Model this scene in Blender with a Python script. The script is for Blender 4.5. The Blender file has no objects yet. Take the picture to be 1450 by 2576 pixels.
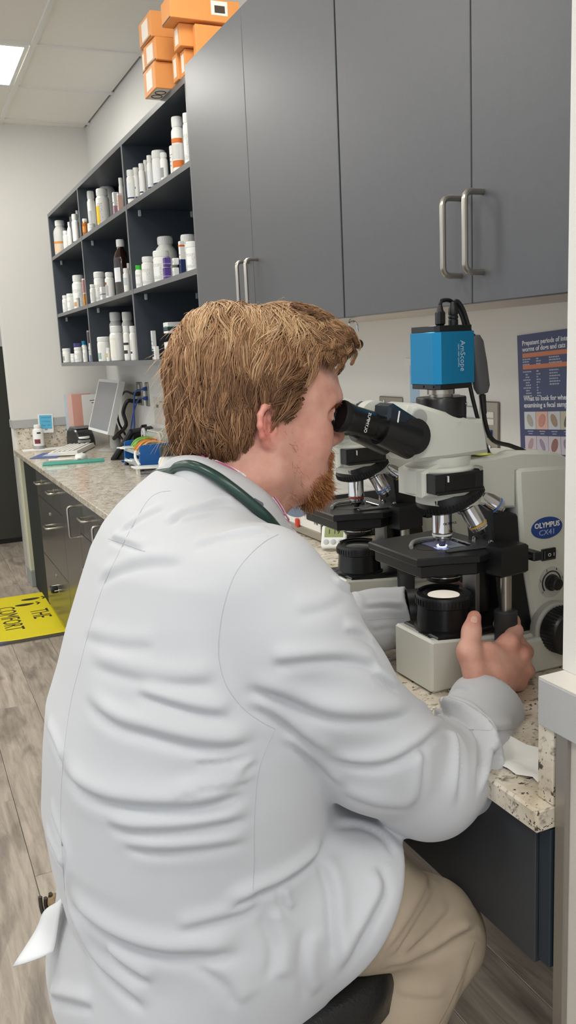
import bpy, bmesh, math, random
import numpy as np
from mathutils import Vector, Matrix
random.seed(7); rng = np.random.default_rng(7)
SC = bpy.context.scene; COL = SC.collection
PI = math.pi

# ---------------------------------------------------------------- camera
F, CX, CY = 2154.4, 725.0, 1288.0           # focal length in pixels of the 1450x2576 frame
PITCH, YAW, ROLL, EYE = 0.18739, 0.41653, -0.04742, 1.35
def cam_axes():
    f = np.array([math.sin(YAW)*math.cos(PITCH), math.cos(YAW)*math.cos(PITCH), -math.sin(PITCH)])
    r0 = np.cross(f, [0, 0, 1]); r0 /= np.linalg.norm(r0); u0 = np.cross(r0, f)
    return math.cos(ROLL)*r0 + math.sin(ROLL)*u0, -math.sin(ROLL)*r0 + math.cos(ROLL)*u0, f
CR, CU, CF = cam_axes()
cd = bpy.data.cameras.new('camera'); cam = bpy.data.objects.new('camera', cd); COL.objects.link(cam)
cd.sensor_fit = 'VERTICAL'; cd.sensor_height = 36.0; cd.lens = F*36.0/2576.0; cd.clip_start = 0.02
cam.matrix_world = Matrix(((CR[0], CU[0], -CF[0], 0), (CR[1], CU[1], -CF[1], 0), (CR[2], CU[2], -CF[2], EYE), (0, 0, 0, 1)))
SC.camera = cam
def ray(x, y): return CR*((x-CX)/F) - CU*((y-CY)/F) + CF
EY = np.array([0, 0, EYE])
def on_x(x, y, X): d = ray(x, y); return EY + d*(X/d[0])
def on_y(x, y, Y): d = ray(x, y); return EY + d*(Y/d[1])
def on_z(x, y, Z): d = ray(x, y); return EY + d*((Z-EYE)/d[2])

# ---------------------------------------------------------------- light and exposure
SC.view_settings.view_transform = 'Standard'; SC.view_settings.look = 'None'
SC.view_settings.gamma = 1.0; SC.view_settings.use_curve_mapping = False
SC.view_settings.exposure = 0.0
wd = bpy.data.worlds.new('room_light'); SC.world = wd; wd.use_nodes = True
bg = wd.node_tree.nodes['Background']; bg.inputs[0].default_value = (0.93, 0.97, 1.0, 1); bg.inputs[1].default_value = 1.0
PANEL_POWER = 16.0
PANELS = [(0.41, 4.44), (0.41, 1.96), (0.41, -0.52), (-0.81, 3.2), (-0.81, 0.72), (-0.81, 5.68), (-2.03, 1.96), (-2.03, 4.44), (-0.81, -1.14)]

# ---------------------------------------------------------------- helpers
def lin(c):
    if isinstance(c, str): c = [int(c[i:i+2], 16)/255 for i in (0, 2, 4)]
    return tuple(((v+0.055)/1.055)**2.4 if v > 0.04045 else v/12.92 for v in c[:3]) + (1.0,)
MATS = {}
def mat(name, col='808080', rough=0.5, metal=0.0, var=0.0, vscale=30.0, bump=0.0, bscale=200.0, coat=0.0, emit=0.0, trans=0.0, alpha=1.0, spec=0.5, sss=0.0, sheen=0.0):
    if name in MATS: return MATS[name]
    m = bpy.data.materials.new(name); m.use_nodes = True; nt = m.node_tree; b = nt.nodes['Principled BSDF']
    c = lin(col); b.inputs['Base Color'].default_value = c
    b.inputs['Roughness'].default_value = rough; b.inputs['Metallic'].default_value = metal
    b.inputs['Coat Weight'].default_value = coat; b.inputs['Specular IOR Level'].default_value = spec
    b.inputs['Transmission Weight'].default_value = trans; b.inputs['Alpha'].default_value = alpha
    b.inputs['Sheen Weight'].default_value = sheen
    if sss:
        b.inputs['Subsurface Weight'].default_value = sss; b.inputs['Subsurface Radius'].default_value = (0.012, 0.004, 0.002); b.inputs['Subsurface Scale'].default_value = 0.6
    if emit: b.inputs['Emission Color'].default_value = c; b.inputs['Emission Strength'].default_value = emit
    tc = nt.nodes.new('ShaderNodeTexCoord')
    n = nt.nodes.new('ShaderNodeTexNoise'); n.inputs['Scale'].default_value = vscale; n.inputs['Detail'].default_value = 4
    nt.links.new(tc.outputs['Object'], n.inputs['Vector'])
    v = max(var, 0.01)
    mx = nt.nodes.new('ShaderNodeMix'); mx.data_type = 'RGBA'
    mx.inputs['A'].default_value = tuple(x*(1-v) for x in c[:3])+(1,); mx.inputs['B'].default_value = tuple(min(1, x*(1+v)) for x in c[:3])+(1,)
    nt.links.new(n.outputs['Fac'], mx.inputs['Factor']); nt.links.new(mx.outputs['Result'], b.inputs['Base Color'])
    if bump:
        n2 = nt.nodes.new('ShaderNodeTexNoise'); n2.inputs['Scale'].default_value = bscale; n2.inputs['Detail'].default_value = 3
        nt.links.new(tc.outputs['Object'], n2.inputs['Vector'])
        bp = nt.nodes.new('ShaderNodeBump'); bp.inputs['Strength'].default_value = bump; bp.inputs['Distance'].default_value = 0.002
        nt.links.new(n2.outputs['Fac'], bp.inputs['Height']); nt.links.new(bp.outputs['Normal'], b.inputs['Normal'])
    MATS[name] = m; return m

def frame(d):
    d = np.asarray(d, float); d = d/np.linalg.norm(d)
    a = np.array([0, 0, 1.0]) if abs(d[2]) < 0.9 else np.array([1.0, 0, 0])
    u = np.cross(a, d); u /= np.linalg.norm(u); return u, np.cross(d, u), d
class MB:
    """collects shapes into one mesh"""
    def __init__(s): s.v = []; s.f = []; s.mi = []; s.cur = 0
    def use(s, i): s.cur = i; return s
    def add(s, vs, fs):
        o = len(s.v); s.v += [tuple(map(float, p)) for p in vs]; s.f += [tuple(i+o for i in f) for f in fs]; s.mi += [s.cur]*len(fs); return s
    def box(s, x0, x1, y0, y1, z0, z1, b=0.0, M=None):
        lo = np.array([min(x0, x1), min(y0, y1), min(z0, z1)]); hi = np.array([max(x0, x1), max(y0, y1), max(z0, z1)])
        b = min(b, 0.49*float((hi-lo).min()))
        if b <= 0:
            vs = [((lo, hi)[i & 1][0], (lo, hi)[i >> 1 & 1][1], (lo, hi)[i >> 2 & 1][2]) for i in range(8)]
            fs = [(0, 2, 3, 1), (4, 5, 7, 6), (0, 1, 5, 4), (2, 6, 7, 3), (0, 4, 6, 2), (1, 3, 7, 5)]
        else:
            vs = []; idx = {}
            for i in range(8):
                sg = [(i >> k) & 1 for k in range(3)]
                for a in range(3):
                    p = [(lo, hi)[sg[k]][k] + (0 if k == a else (b if sg[k] == 0 else -b)) for k in range(3)]
                    idx[(i, a)] = len(vs); vs.append(p)
            c = (lo+hi)/2; fs = []
            for a in range(3):
                o = [k for k in range(3) if k != a]
                for sd in (0, 1):
                    q = [sum(((sd if k == a else (e[o.index(k)])) << k) for k in range(3)) for e in ((0, 0), (1, 0), (1, 1), (0, 1))]
                    fs.append(tuple(idx[(i, a)] for i in q))
            for a in range(3):
                o = [k for k in range(3) if k != a]
                for s0 in (0, 1):
                    for s1 in (0, 1):
                        i0 = (s0 << o[0]) | (s1 << o[1]); i1 = i0 | (1 << a)
                        fs.append((idx[(i0, o[0])], idx[(i1, o[0])], idx[(i1, o[1])], idx[(i0, o[1])]))
            for i in range(8): fs.append((idx[(i, 0)], idx[(i, 1)], idx[(i, 2)]))
            out = []
            for f in fs:
                P = np.array([vs[i] for i in f]); n = np.cross(P[1]-P[0], P[2]-P[0])
                out.append(f if np.dot(n, P.mean(0)-c) > 0 else tuple(reversed(f)))
            fs = out
        if M is not None: vs = [tuple(M @ Vector(p)) for p in vs]
        return s.add(vs, fs)
    def cyl(s, p0, p1, r0, r1=None, n=24, caps=True):
        return s.tube([p0, p1], [r0, r0 if r1 is None else r1], n, caps)
    def tube(s, pts, r, n=8, caps=True):
        P = [np.array(p, float) for p in pts]; m = len(P); R = [r]*m if np.isscalar(r) else list(r)
        T = []
        for i in range(m):
            t = P[min(i+1, m-1)]-P[max(i-1, 0)]; L = np.linalg.norm(t); t = t/L if L > 1e-9 else (T[-1] if T else np.array([0, 0, 1.0])); T.append(t)
        u, w, _ = frame(T[0]); vs = []
        for i in range(m):
            if i:
                u = u - T[i]*np.dot(u, T[i]); L = np.linalg.norm(u); u = u/L if L > 1e-6 else frame(T[i])[0]
            w = np.cross(T[i], u)
            for k in range(n):
                a = 2*PI*k/n; vs.append(P[i]+R[i]*(math.cos(a)*u+math.sin(a)*w))
        fs = [(i*n+k, i*n+(k+1) % n, (i+1)*n+(k+1) % n, (i+1)*n+k) for i in range(m-1) for k in range(n)]
        if caps: fs += [tuple(reversed(range(n))), tuple(range((m-1)*n, m*n))]
        return s.add(vs, fs)
    def lathe(s, prof, o=(0, 0, 0), d=(0, 0, 1), n=32, scale=(1, 1)):
        u, w, t = frame(d); o = np.array(o, float); vs = []; fs = []; m = len(prof)
        for r, h in prof:
            for k in range(n):
                a = 2*PI*k/n; vs.append(o+t*h+r*(scale[0]*math.cos(a)*u+scale[1]*math.sin(a)*w))
        fs = [(i*n+k, i*n+(k+1) % n, (i+1)*n+(k+1) % n, (i+1)*n+k) for i in range(m-1) for k in range(n)]
        if prof[0][0] > 1e-6: fs.append(tuple(reversed(range(n))))
        if prof[-1][0] > 1e-6: fs.append(tuple(range((m-1)*n, m*n)))
        return s.add(vs, fs)
    def prism(s, poly, axis, d0, d1, b=0.0):
        """extrude a 2D outline along an axis ('x': outline is (y,z); 'y': (x,z); 'z': (x,y))"""
        put = {'x': lambda p, d: (d, p[0], p[1]), 'y': lambda p, d: (p[0], d, p[1]), 'z': lambda p, d: (p[0], p[1], d)}[axis]
        P = np.array(poly, float); n = len(P)
        ar = sum(P[i][0]*P[(i+1) % n][1]-P[(i+1) % n][0]*P[i][1] for i in range(n))
        if (ar < 0) != (axis == 'y'): P = P[::-1]
        rings = [(P, d0), (P, d1)]
        if b > 0:
            c = P.copy()
            for i in range(n):
                e0 = P[i]-P[i-1]; e1 = P[(i+1) % n]-P[i]; e0 /= np.linalg.norm(e0)+1e-12; e1 /= np.linalg.norm(e1)+1e-12
                sg = -1 if axis == 'y' else 1
                n0 = np.array([-e0[1], e0[0]])*sg; n1 = np.array([-e1[1], e1[0]])*sg; m = n0+n1; k = 1+np.dot(n0, n1)
                c[i] = P[i]+b*m/max(k, 0.35)
            rings = [(c, d0), (P, d0+b), (P, d1-b), (c, d1)]
        vs = [put(p, d) for Q, d in rings for p in Q]; m = len(rings)
        fs = [(i*n+k, i*n+(k+1) % n, (i+1)*n+(k+1) % n, (i+1)*n+k) for i in range(m-1) for k in range(n)]
        fs += [tuple(reversed(range(n))), tuple(range((m-1)*n, m*n))]
        return s.add(vs, fs)
    def sheet(s, rows):
        """grid of points"""
        R = len(rows); C_ = len(rows[0]); vs = [p for r in rows for p in r]
        return s.add(vs, [(i*C_+k, i*C_+k+1, (i+1)*C_+k+1, (i+1)*C_+k) for i in range(R-1) for k in range(C_-1)])
    def mesh(s, name, smooth=35):
        me = bpy.data.meshes.new(name); me.from_pydata(s.v, [], s.f); me.polygons.foreach_set('material_index', s.mi)
        bm = bmesh.new(); bm.from_mesh(me); bmesh.ops.recalc_face_normals(bm, faces=bm.faces); 
        if smooth:
            for f in bm.faces: f.smooth = True
            a = math.radians(smooth)
            for e in bm.edges:
                if len(e.link_faces) == 2 and e.link_faces[0].normal.angle(e.link_faces[1].normal, 0) > a: e.smooth = False
        bm.to_mesh(me); bm.free(); return me
def props(o, label=None, cat=None, group=None, kind=None):
    for k, v in (('label', label), ('category', cat), ('group', group), ('kind', kind)):
        if v: o[k] = v
    return o
def thing(name, label, cat, loc=(0, 0, 0), rz=0.0, group=None):
    o = bpy.data.objects.new(name, None); COL.objects.link(o); o.empty_display_size = 0.05
    o.location = loc; o.rotation_euler = (0, 0, rz); return props(o, label, cat, group)
def obj(name, mb, mats, parent=None, label=None, cat=None, group=None, kind=None, loc=None, rz=0.0, smooth=35):
    me = mb if isinstance(mb, bpy.types.Mesh) else mb.mesh(name, smooth)
    if not me.materials:
        for m in (mats if isinstance(mats, (list, tuple)) else [mats]): me.materials.append(m)
    o = bpy.data.objects.new(name, me); COL.objects.link(o)
    if parent is not None: o.parent = parent
    if loc is not None: o.location = loc
    if rz: o.rotation_euler = (0, 0, rz)
    return props(o, label, cat, group, kind)
def copy_tree(o, parent=None):
    c = o.copy(); COL.objects.link(c)
    if parent is not None: c.parent = parent
    for ch in list(o.children): copy_tree(ch, c)
    return c
def text(name, body, size, origin, right, up, mt, parent=None, depth=0.0004, align='CENTER', sx=1.0, spacing=1.0, bold=0.0):
    """lettering as a thin raised mesh; right and up give its plane"""
    cu = bpy.data.curves.new('letters', 'FONT'); cu.body = body; cu.size = size; cu.align_x = align; cu.align_y = 'CENTER'
    cu.extrude = depth; cu.resolution_u = 2; cu.space_character = spacing; cu.offset = bold; cu.space_line = 0.8
    o = bpy.data.objects.new('letters', cu); COL.objects.link(o)
    dg = bpy.context.evaluated_depsgraph_get(); dg.update()
    me = bpy.data.meshes.new_from_object(o.evaluated_get(dg)); bpy.data.objects.remove(o); bpy.data.curves.remove(cu)
    r = Vector(right).normalized(); u = Vector(up).normalized(); u = (u - r*u.dot(r)).normalized(); n = r.cross(u)
    M = Matrix.Translation(Vector(origin)) @ Matrix((r, u, n)).transposed().to_4x4() @ Matrix.Diagonal((sx, 1, 1, 1))
    me.transform(M); me.materials.clear(); me.materials.append(mt)
    me.name = name; t = bpy.data.objects.new(name, me); COL.objects.link(t)
    if parent is not None: t.parent = parent
    return t
def arc(c, r, a0, a1, n, u=(1, 0, 0), w=(0, 0, 1)):
    c, u, w = (np.array(q, float) for q in (c, u, w))
    return [c + r*(math.cos(a)*u+math.sin(a)*w) for a in np.linspace(a0, a1, n)]
def smooth_path(P, n=6):
    P = np.array(P, float); Q = np.vstack([2*P[0]-P[1], P, 2*P[-1]-P[-2]]); out = []
    for i in range(1, len(Q)-2):
        for t in np.linspace(0, 1, n, endpoint=False):
            a, b, c, d = Q[i-1], Q[i], Q[i+1], Q[i+2]
            out.append(0.5*((2*b)+(-a+c)*t+(2*a-5*b+4*c-d)*t*t+(-a+3*b-3*c+d)*t**3))
    out.append(P[-1]); return out

# ---------------------------------------------------------------- surface materials
def granite():
    m = bpy.data.materials.new('granite'); m.use_nodes = True; nt = m.node_tree; b = nt.nodes['Principled BSDF']; N = nt.nodes.new; L = nt.links.new
    b.inputs['Roughness'].default_value = 0.16
    tc = N('ShaderNodeTexCoord')
    n1 = N('ShaderNodeTexNoise'); n1.inputs['Scale'].default_value = 22; n1.inputs['Detail'].default_value = 6; n1.inputs['Distortion'].default_value = 0.6
    r1 = N('ShaderNodeValToRGB'); e = r1.color_ramp.elements; e[0].position = 0.3; e[0].color = lin('bfb19b'); e[1].position = 0.62; e[1].color = lin('ddd4c5')
    mp = N('ShaderNodeMapping'); mp.inputs['Rotation'].default_value = (0, 0, 0.6); mp.inputs['Scale'].default_value = (1, 1.45, 1.3)
    L(tc.outputs['Object'], n1.inputs['Vector']); L(n1.outputs['Fac'], r1.inputs['Fac']); L(tc.outputs['Object'], mp.inputs['Vector'])
    def specks(prev, scale, lo, hi, col, dist):
        n = N('ShaderNodeTexNoise'); n.inputs['Scale'].default_value = scale; n.inputs['Detail'].default_value = 3; n.inputs['Roughness'].default_value = 0.7; n.inputs['Distortion'].default_value = dist
        L(mp.outputs['Vector'], n.inputs['Vector'])
        r = N('ShaderNodeValToRGB'); q = r.color_ramp.elements; q[0].position = lo; q[0].color = (0, 0, 0, 1); q[1].position = hi; q[1].color = (1, 1, 1, 1)
        L(n.outputs['Fac'], r.inputs['Fac'])
        x = N('ShaderNodeMix'); x.data_type = 'RGBA'; x.inputs['B'].default_value = lin(col); L(prev, x.inputs['A']); L(r.outputs['Color'], x.inputs['Factor']); return x.outputs['Result']
    c = specks(r1.outputs['Color'], 38, 0.555, 0.66, '8d8274', 0.4)
    c = specks(c, 62, 0.605, 0.64, '4a423c', 0.35)
    c = specks(c, 130, 0.645, 0.67, '2f2826', 0.3)
    L(c, b.inputs['Base Color']); return m
def plank_mat():
    m = bpy.data.materials.new('vinyl_plank'); m.use_nodes = True; nt = m.node_tree; b = nt.nodes['Principled BSDF']; N = nt.nodes.new; L = nt.links.new
    b.inputs['Roughness'].default_value = 0.42
    tc = N('ShaderNodeTexCoord'); oi = N('ShaderNodeObjectInfo')
    ad = N('ShaderNodeVectorMath'); ad.operation = 'ADD'; cm = N('ShaderNodeCombineXYZ')
    mu = N('ShaderNodeMath'); mu.operation = 'MULTIPLY'; mu.inputs[1].default_value = 37.0; L(oi.outputs['Random'], mu.inputs[0]); L(mu.outputs[0], cm.inputs['X']); L(mu.outputs[0], cm.inputs['Y'])
    L(tc.outputs['Object'], ad.inputs[0]); L(cm.outputs[0], ad.inputs[1])
    mp = N('ShaderNodeMapping'); mp.inputs['Scale'].default_value = (1, 0.09, 1); L(ad.outputs[0], mp.inputs['Vector'])
    n = N('ShaderNodeTexNoise'); n.inputs['Scale'].default_value = 42; n.inputs['Detail'].default_value = 8; n.inputs['Roughness'].default_value = 0.68; n.inputs['Distortion'].default_value = 0.5; L(mp.outputs[0], n.inputs['Vector'])
    r = N('ShaderNodeValToRGB'); e = r.color_ramp.elements; e[0].position = 0.3; e[0].color = lin('8d8175'); e[1].position = 0.68; e[1].color = lin('c3b6a7')
    L(n.outputs['Fac'], r.inputs['Fac'])
    mp2 = N('ShaderNodeMapping'); mp2.inputs['Scale'].default_value = (1, 0.28, 1); L(ad.outputs[0], mp2.inputs['Vector'])
    n2 = N('ShaderNodeTexNoise'); n2.inputs['Scale'].default_value = 9; n2.inputs['Detail'].default_value = 4; n2.inputs['Distortion'].default_value = 1.2; L(mp2.outputs[0], n2.inputs['Vector'])
    r2 = N('ShaderNodeValToRGB'); e = r2.color_ramp.elements; e[0].position = 0.34; e[0].color = (0.42, 0.41, 0.42, 1); e[1].position = 0.5; e[1].color = (1, 1, 1, 1); L(n2.outputs['Fac'], r2.inputs['Fac'])
    x = N('ShaderNodeMix'); x.data_type = 'RGBA'; x.blend_type = 'MULTIPLY'; x.inputs['Factor'].default_value = 0.7; L(r.outputs['Color'], x.inputs['A']); L(r2.outputs['Color'], x.inputs['B'])
    hs = N('ShaderNodeHueSaturation'); mr = N('ShaderNodeMapRange'); mr.inputs['To Min'].default_value = 0.86; mr.inputs['To Max'].default_value = 1.12; L(oi.outputs['Random'], mr.inputs['Value']); L(mr.outputs[0], hs.inputs['Value'])
    L(x.outputs['Result'], hs.inputs['Color']); L(hs.outputs['Color'], b.inputs['Base Color'])
    bp = N('ShaderNodeBump'); bp.inputs['Strength'].default_value = 0.15; bp.inputs['Distance'].default_value = 0.001; L(n.outputs['Fac'], bp.inputs['Height']); L(bp.outputs['Normal'], b.inputs['Normal'])
    return m
M_GRAN = granite(); M_PLANK = plank_mat()
M_WALL = mat('wall_paint', 'e2e0db', 0.75, var=0.02, vscale=3, bump=0.12, bscale=260)
M_CEIL = mat('ceiling_tile', 'f3efe7', 0.9, var=0.05, vscale=160, bump=0.25, bscale=500)
M_TBAR = mat('ceiling_grid', 'ebe9e4', 0.5)
M_CAB = mat('slate_laminate', '56575b', 0.36, var=0.06, vscale=55, bump=0.10, bscale=700)
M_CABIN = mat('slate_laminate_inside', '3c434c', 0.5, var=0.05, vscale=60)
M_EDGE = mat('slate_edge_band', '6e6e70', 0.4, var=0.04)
M_STEEL = mat('brushed_steel', 'b9b4ab', 0.3, metal=1.0, var=0.05, vscale=300)
M_CHROME = mat('chrome', 'd8d8da', 0.1, metal=1.0)
M_CAP = mat('grey_laminate_cap', 'b0b0b0', 0.5, var=0.04, vscale=350, bump=0.05, bscale=500)
M_BLACK = mat('black_plastic', '17181a', 0.38, var=0.1, vscale=80)
M_BLACKM = mat('black_metal', '131416', 0.28, var=0.06)
M_WHITE = mat('white_plastic', 'eeeeea', 0.35, var=0.02)
M_PAPER = mat('white_paper', 'efeeea', 0.85, var=0.02)
M_INK = mat('black_ink', '1b1b1e', 0.7)

# ---------------------------------------------------------------- the setting
WX, CT, FY, CEZ = 1.215, 0.823, 5.48, 2.71     # right wall x, counter top z, end wall y, ceiling z
CFX = 0.602                                    # counter front edge
fl = obj('floor', MB().box(-3.2, 1.6, -1.2, 8.2, -0.06, -0.006), mat('floor_base', '4e4640', 0.8), label='grey wood-look plank floor of the room', cat='floor', kind='structure')
pw, pl = 0.178, 1.22
for i in range(-9, 9):
    off = ((i*0.37) % 1.0)*pl
    k = 0
    y = 0.2-off
    while y < 7.2:
        y0, y1 = max(y, 0.2), min(y+pl, 7.2)
        if y1-y0 > 0.05 and not (i < -5 and y1 < 2.5):
            mb = MB().box(i*pw+0.0006, (i+1)*pw-0.0006, y0+0.0006, y1-0.0006, -0.008, 0.0, 0.0009)
            obj('plank', mb, M_PLANK, fl, smooth=0)
        y += pl
wr = obj('wall_right', MB().box(WX, WX+0.12, -0.2, FY+1.8, 0, CEZ+0.1), M_WALL, label='warm white side wall behind the wall cabinets and counter', cat='wall', kind='structure')
obj('wall_end', MB().box(0.614, WX, FY, FY+0.13, 0, CEZ+0.1), M_WALL, label='white end wall beyond the far end of the counter', cat='wall', kind='structure')
obj('wall_rear', MB().box(-3.2, 1.6, 7.35, 7.45, 0, CEZ+0.1), M_WALL, label='white rear wall behind the dark cabinet past the end wall', cat='wall', kind='structure')
# near partition: low wing wall with a cap, and the white wall that stands on it
obj('wall_near', MB().box(0.656, WX, 0.1, 0.7255, 0.9755, CEZ+0.1), M_WALL, label='white wall end standing on the grey cap of the near partition', cat='wall', kind='structure')
nw = obj('wall_partition', MB().box(0.634, WX, 0.1, 0.7035, 0, 0.918), mat('pale_wood_laminate', 'c9c2b9', 0.5, var=0.08, vscale=24), label='pale laminate partition at the near end of the counter', cat='wall', kind='structure')
obj('corner_trim', MB().box(0.627, 0.6345, 0.686, 0.7038, 0, 0.918, 0.0015), mat('aluminium_trim', 'a9a49c', 0.38, metal=0.85, var=0.05, vscale=400), nw)
obj('cap', MB().box(0.6185, WX, 0.1, 0.7235, 0.918, 0.9735, 0.001), M_CAP, nw)
obj('cap_top', MB().box(0.6190, WX-0.02, 0.101, 0.723, 0.9736, 0.9752), mat('cap_top_laminate', 'cfcac3', 0.45, var=0.04, vscale=200), nw)
# ceiling
ce = obj('ceiling', MB().box(-3.2, 1.6, -1.6, 8.2, CEZ+0.045, CEZ+0.1), M_WALL, label='white suspended ceiling with lay-in tiles', cat='ceiling', kind='structure')
px_, py_ = 0.61, 0.62
xs = [0.717+px_*k for k in range(-6, 2)]; ys = [4.75+py_*k for k in range(-10, 6)]
tile_me = MB().box(0.008, px_-0.008, 0.008, py_-0.008, 0.004, 0.02, 0.003).mesh('tile', 0); tile_me.materials.append(M_CEIL)
def is_panel(x, y): return any(abs(x+px_/2-a) < 0.2 and abs(y+py_/2-b) < 0.2 for a, b in PANELS)
for x in xs[:-1]:
    for y in ys[:-1]:
        if x > 0.6:
            if y > 5.4: continue
            obj('tile', MB().box(0.008, WX-x-0.012, 0.008, py_-0.008, 0.004, 0.02, 0.003), M_CEIL, ce, loc=(x, y, CEZ), smooth=0)
        elif not is_panel(x, y): obj('tile', tile_me, None, ce, loc=(x, y, CEZ))
g = MB()
for x in xs: g.box(x-0.011, x+0.011, ys[0], ys[-1], CEZ-0.004, CEZ+0.006)
for y in ys: g.box(xs[0], WX, y-0.011, y+0.011, CEZ-0.0035, CEZ+0.006)
obj('grid', g, M_TBAR, ce)
PL_ = [None, 'square ceiling light panel over the counter in front of the wall cabinets', 'square ceiling light panel behind the camera, nearest the partition', 'square ceiling light panel over the aisle beside the open shelves', 'square ceiling light panel over the aisle beside the seated man', 'square ceiling light panel over the aisle by the end wall', 'square ceiling light panel in the outer row level with the man', 'square ceiling light panel in the outer row level with the shelves', 'square ceiling light panel over the aisle behind the camera']
M_DIFF = mat('light_diffuser', 'fdfbf4', 0.5, emit=PANEL_POWER)
for k, (x, y) in enumerate(PANELS):
    t = thing('ceiling_light', 'square glowing ceiling light panel in the tile grid at the upper left' if k == 0 else PL_[k], 'light', (x, y, CEZ), group='ceiling light panels')
    fr = MB()
    for a in (-1, 1):
        fr.box(a*0.29, a*0.272, -0.295, 0.295, -0.006, 0.02); fr.box(-0.272, 0.272, a*0.295, a*0.277, -0.006, 0.02)
    obj('frame', fr, M_WHITE, t); obj('diffuser', MB().box(-0.274, 0.274, -0.278, 0.278, -0.002, 0.006), M_DIFF, t)

# ---------------------------------------------------------------- counter
ct = obj('countertop', MB().box(CFX, WX-0.001, 0.7045, FY-0.002, CT-0.0295, CT, 0.003), M_GRAN, label='long speckled beige granite countertop along the wall', cat='countertop')
obj('backsplash', MB().box(WX-0.022, WX-0.001, 0.731, FY-0.024, CT+0.0003, CT+0.1, 0.0015), M_GRAN, label='low granite backsplash strip along the side wall', cat='backsplash')
obj('backsplash', MB().box(0.625, WX-0.024, 0.7048, 0.7302, CT+0.0003, 0.9172, 0.001), M_GRAN, label='granite side splash standing under the grey partition cap', cat='backsplash')
obj('backsplash', MB().box(0.63, WX-0.024, FY-0.022, FY-0.002, CT+0.0003, 0.952, 0.001), M_GRAN, label='granite side splash at the far end wall', cat='backsplash')
ec = obj('trim_1', MB().prism([(0.608, FY-0.03), (0.608, FY+0.13), (0.94, FY+0.13), (0.94, FY-0.03)], 'z', 0.953, 1.003, 0.001), M_CAP, label='grey cap rail along the foot of the end wall', cat='trim', kind='structure')
# wing wall post under the far end of the counter
po = obj('trim_2', MB().box(0.603, 0.66, 5.262, 5.475, 0.1, 0.791, 0.004), mat('pale_post', 'c3c2ae', 0.5, var=0.04), label='pale post under the far end of the counter', cat='trim', kind='structure')
obj('base', MB().box(0.601, 0.662, 5.26, 5.476, 0.0, 0.1, 0.003), mat('grey_post_base', '8f948f', 0.5, var=0.05), po)
obj('strip', MB().box(0.598, 0.6028, 5.36, 5.475, 0.1, 0.791, 0.001), mat('grey_post_side', 'adaca8', 0.4, var=0.04), po)
# dark tall appliance beyond the end wall
fg = thing('dark_cabinet', 'dark charcoal cabinet standing beyond the end wall, cut by the left frame edge', 'cabinet', (0.28, 6.95, 0))
obj('body', MB().box(-0.40, 0.46, -0.26, 0.28, 0.03, 1.47, 0.01), mat('charcoal_enamel', '33342f', 0.45, var=0.05, vscale=12), fg)
obj('plinth', MB().box(-0.39, 0.45, -0.24, 0.26, 0, 0.031), M_BLACK, fg)
pn = obj('notice_board', MB().box(-0.3, 0.655, 7.335, 7.349, 1.5, 1.78, 0.002), M_WHITE, label='white notice sheet on the rear wall above the dark cabinet', cat='sign')
text('writing', 'K', 0.07, (0.63, 7.333, 1.70), (1, 0, 0), (0, 0, 1), M_INK, pn); 
# ---------------------------------------------------------------- base cabinets under the counter
M_DARKF = mat('dark_filler', '181e1c', 0.7, var=0.05, spec=0.3)
M_BASE = mat('base_cabinet_laminate', '4a4845', 0.22, var=0.06, vscale=60, bump=0.05, bscale=600)
def u_handle(p, along, out, length, reach, r=0.0048):
    """bar pull: two posts and a straight grip with rounded bends, fixed at p on the door"""
    p, a, o = (np.array(q, float) for q in (p, along, out)); h = length/2; c = 0.012
    pts = [p-a*h, p-a*h+o*(reach-c)] + [p-a*(h-c*(1-math.cos(t)))+o*(reach-c+c*math.sin(t)) for t in (PI/6, PI/3, PI/2)]
    pts += [p+a*(h-c*(1-math.cos(t)))+o*(reach-c+c*math.sin(t)) for t in (PI/2, PI/3, PI/6)] + [p+a*h+o*(reach-c), p+a*h]
    return MB().tube(pts, r, 10)
DX = 0.622
def base_unit(label, y0, y1, fronts):
    t = thing('base_cabinet', label, 'cabinet', (DX, (y0+y1)/2, 0)); ym = (y0+y1)/2
    c = MB().box(0.021, WX-DX-0.002, y0-ym+0.001, y1-ym-0.001, 0.1, CT-0.036); c.box(0.06, WX-DX-0.01, y0-ym+0.002, y1-ym-0.002, 0.0, 0.1)
    obj('carcass', c, M_DARKF, t)
    for kind, a, b, z0, z1, lock in fronts:
        d = obj(kind, MB().box(0, 0.02, a-ym+0.0015, b-ym-0.0015, z0+0.0015, z1-0.0015, 0.001), M_BASE, t)
        my = (a+b)/2-ym
        if kind == 'drawer':
            obj('handle', u_handle((0.001, my, (z0+z1)/2+0.015 if z1-z0 < 0.2 else z1-0.115), (0, 1, 0), (-1, 0, 0), 0.10, 0.034), M_STEEL, d)
        else:
            obj('handle', u_handle((0.001, b-ym-0.06 if lock < 0 else a-ym+0.05, z1-0.11), (0, 0, 1), (-1, 0, 0), 0.135, 0.036), M_STEEL, d)
        if lock > 0:
            lk = MB().lathe([(0.0, 0.0), (0.009, 0.0), (0.009, 0.003), (0.006, 0.005), (0.0, 0.005)], (0.001, my, z1-0.05), (-1, 0, 0), 14); lk.box(-0.007, -0.003, my-0.0012, my+0.0012, z1-0.056, z1-0.044)
            obj('lock', lk, M_STEEL, d)
        if lock == 2:
            obj('padlock', MB().lathe([(0.0, 0.0), (0.017, 0.0), (0.019, 0.004), (0.019, 0.03), (0.014, 0.036), (0.0, 0.036)], (-0.004, my-0.035, z1-0.112), (-1, 0, 0), 16), M_BLACK, d, label='round black lock cover on the bottom drawer')
    return t
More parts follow.
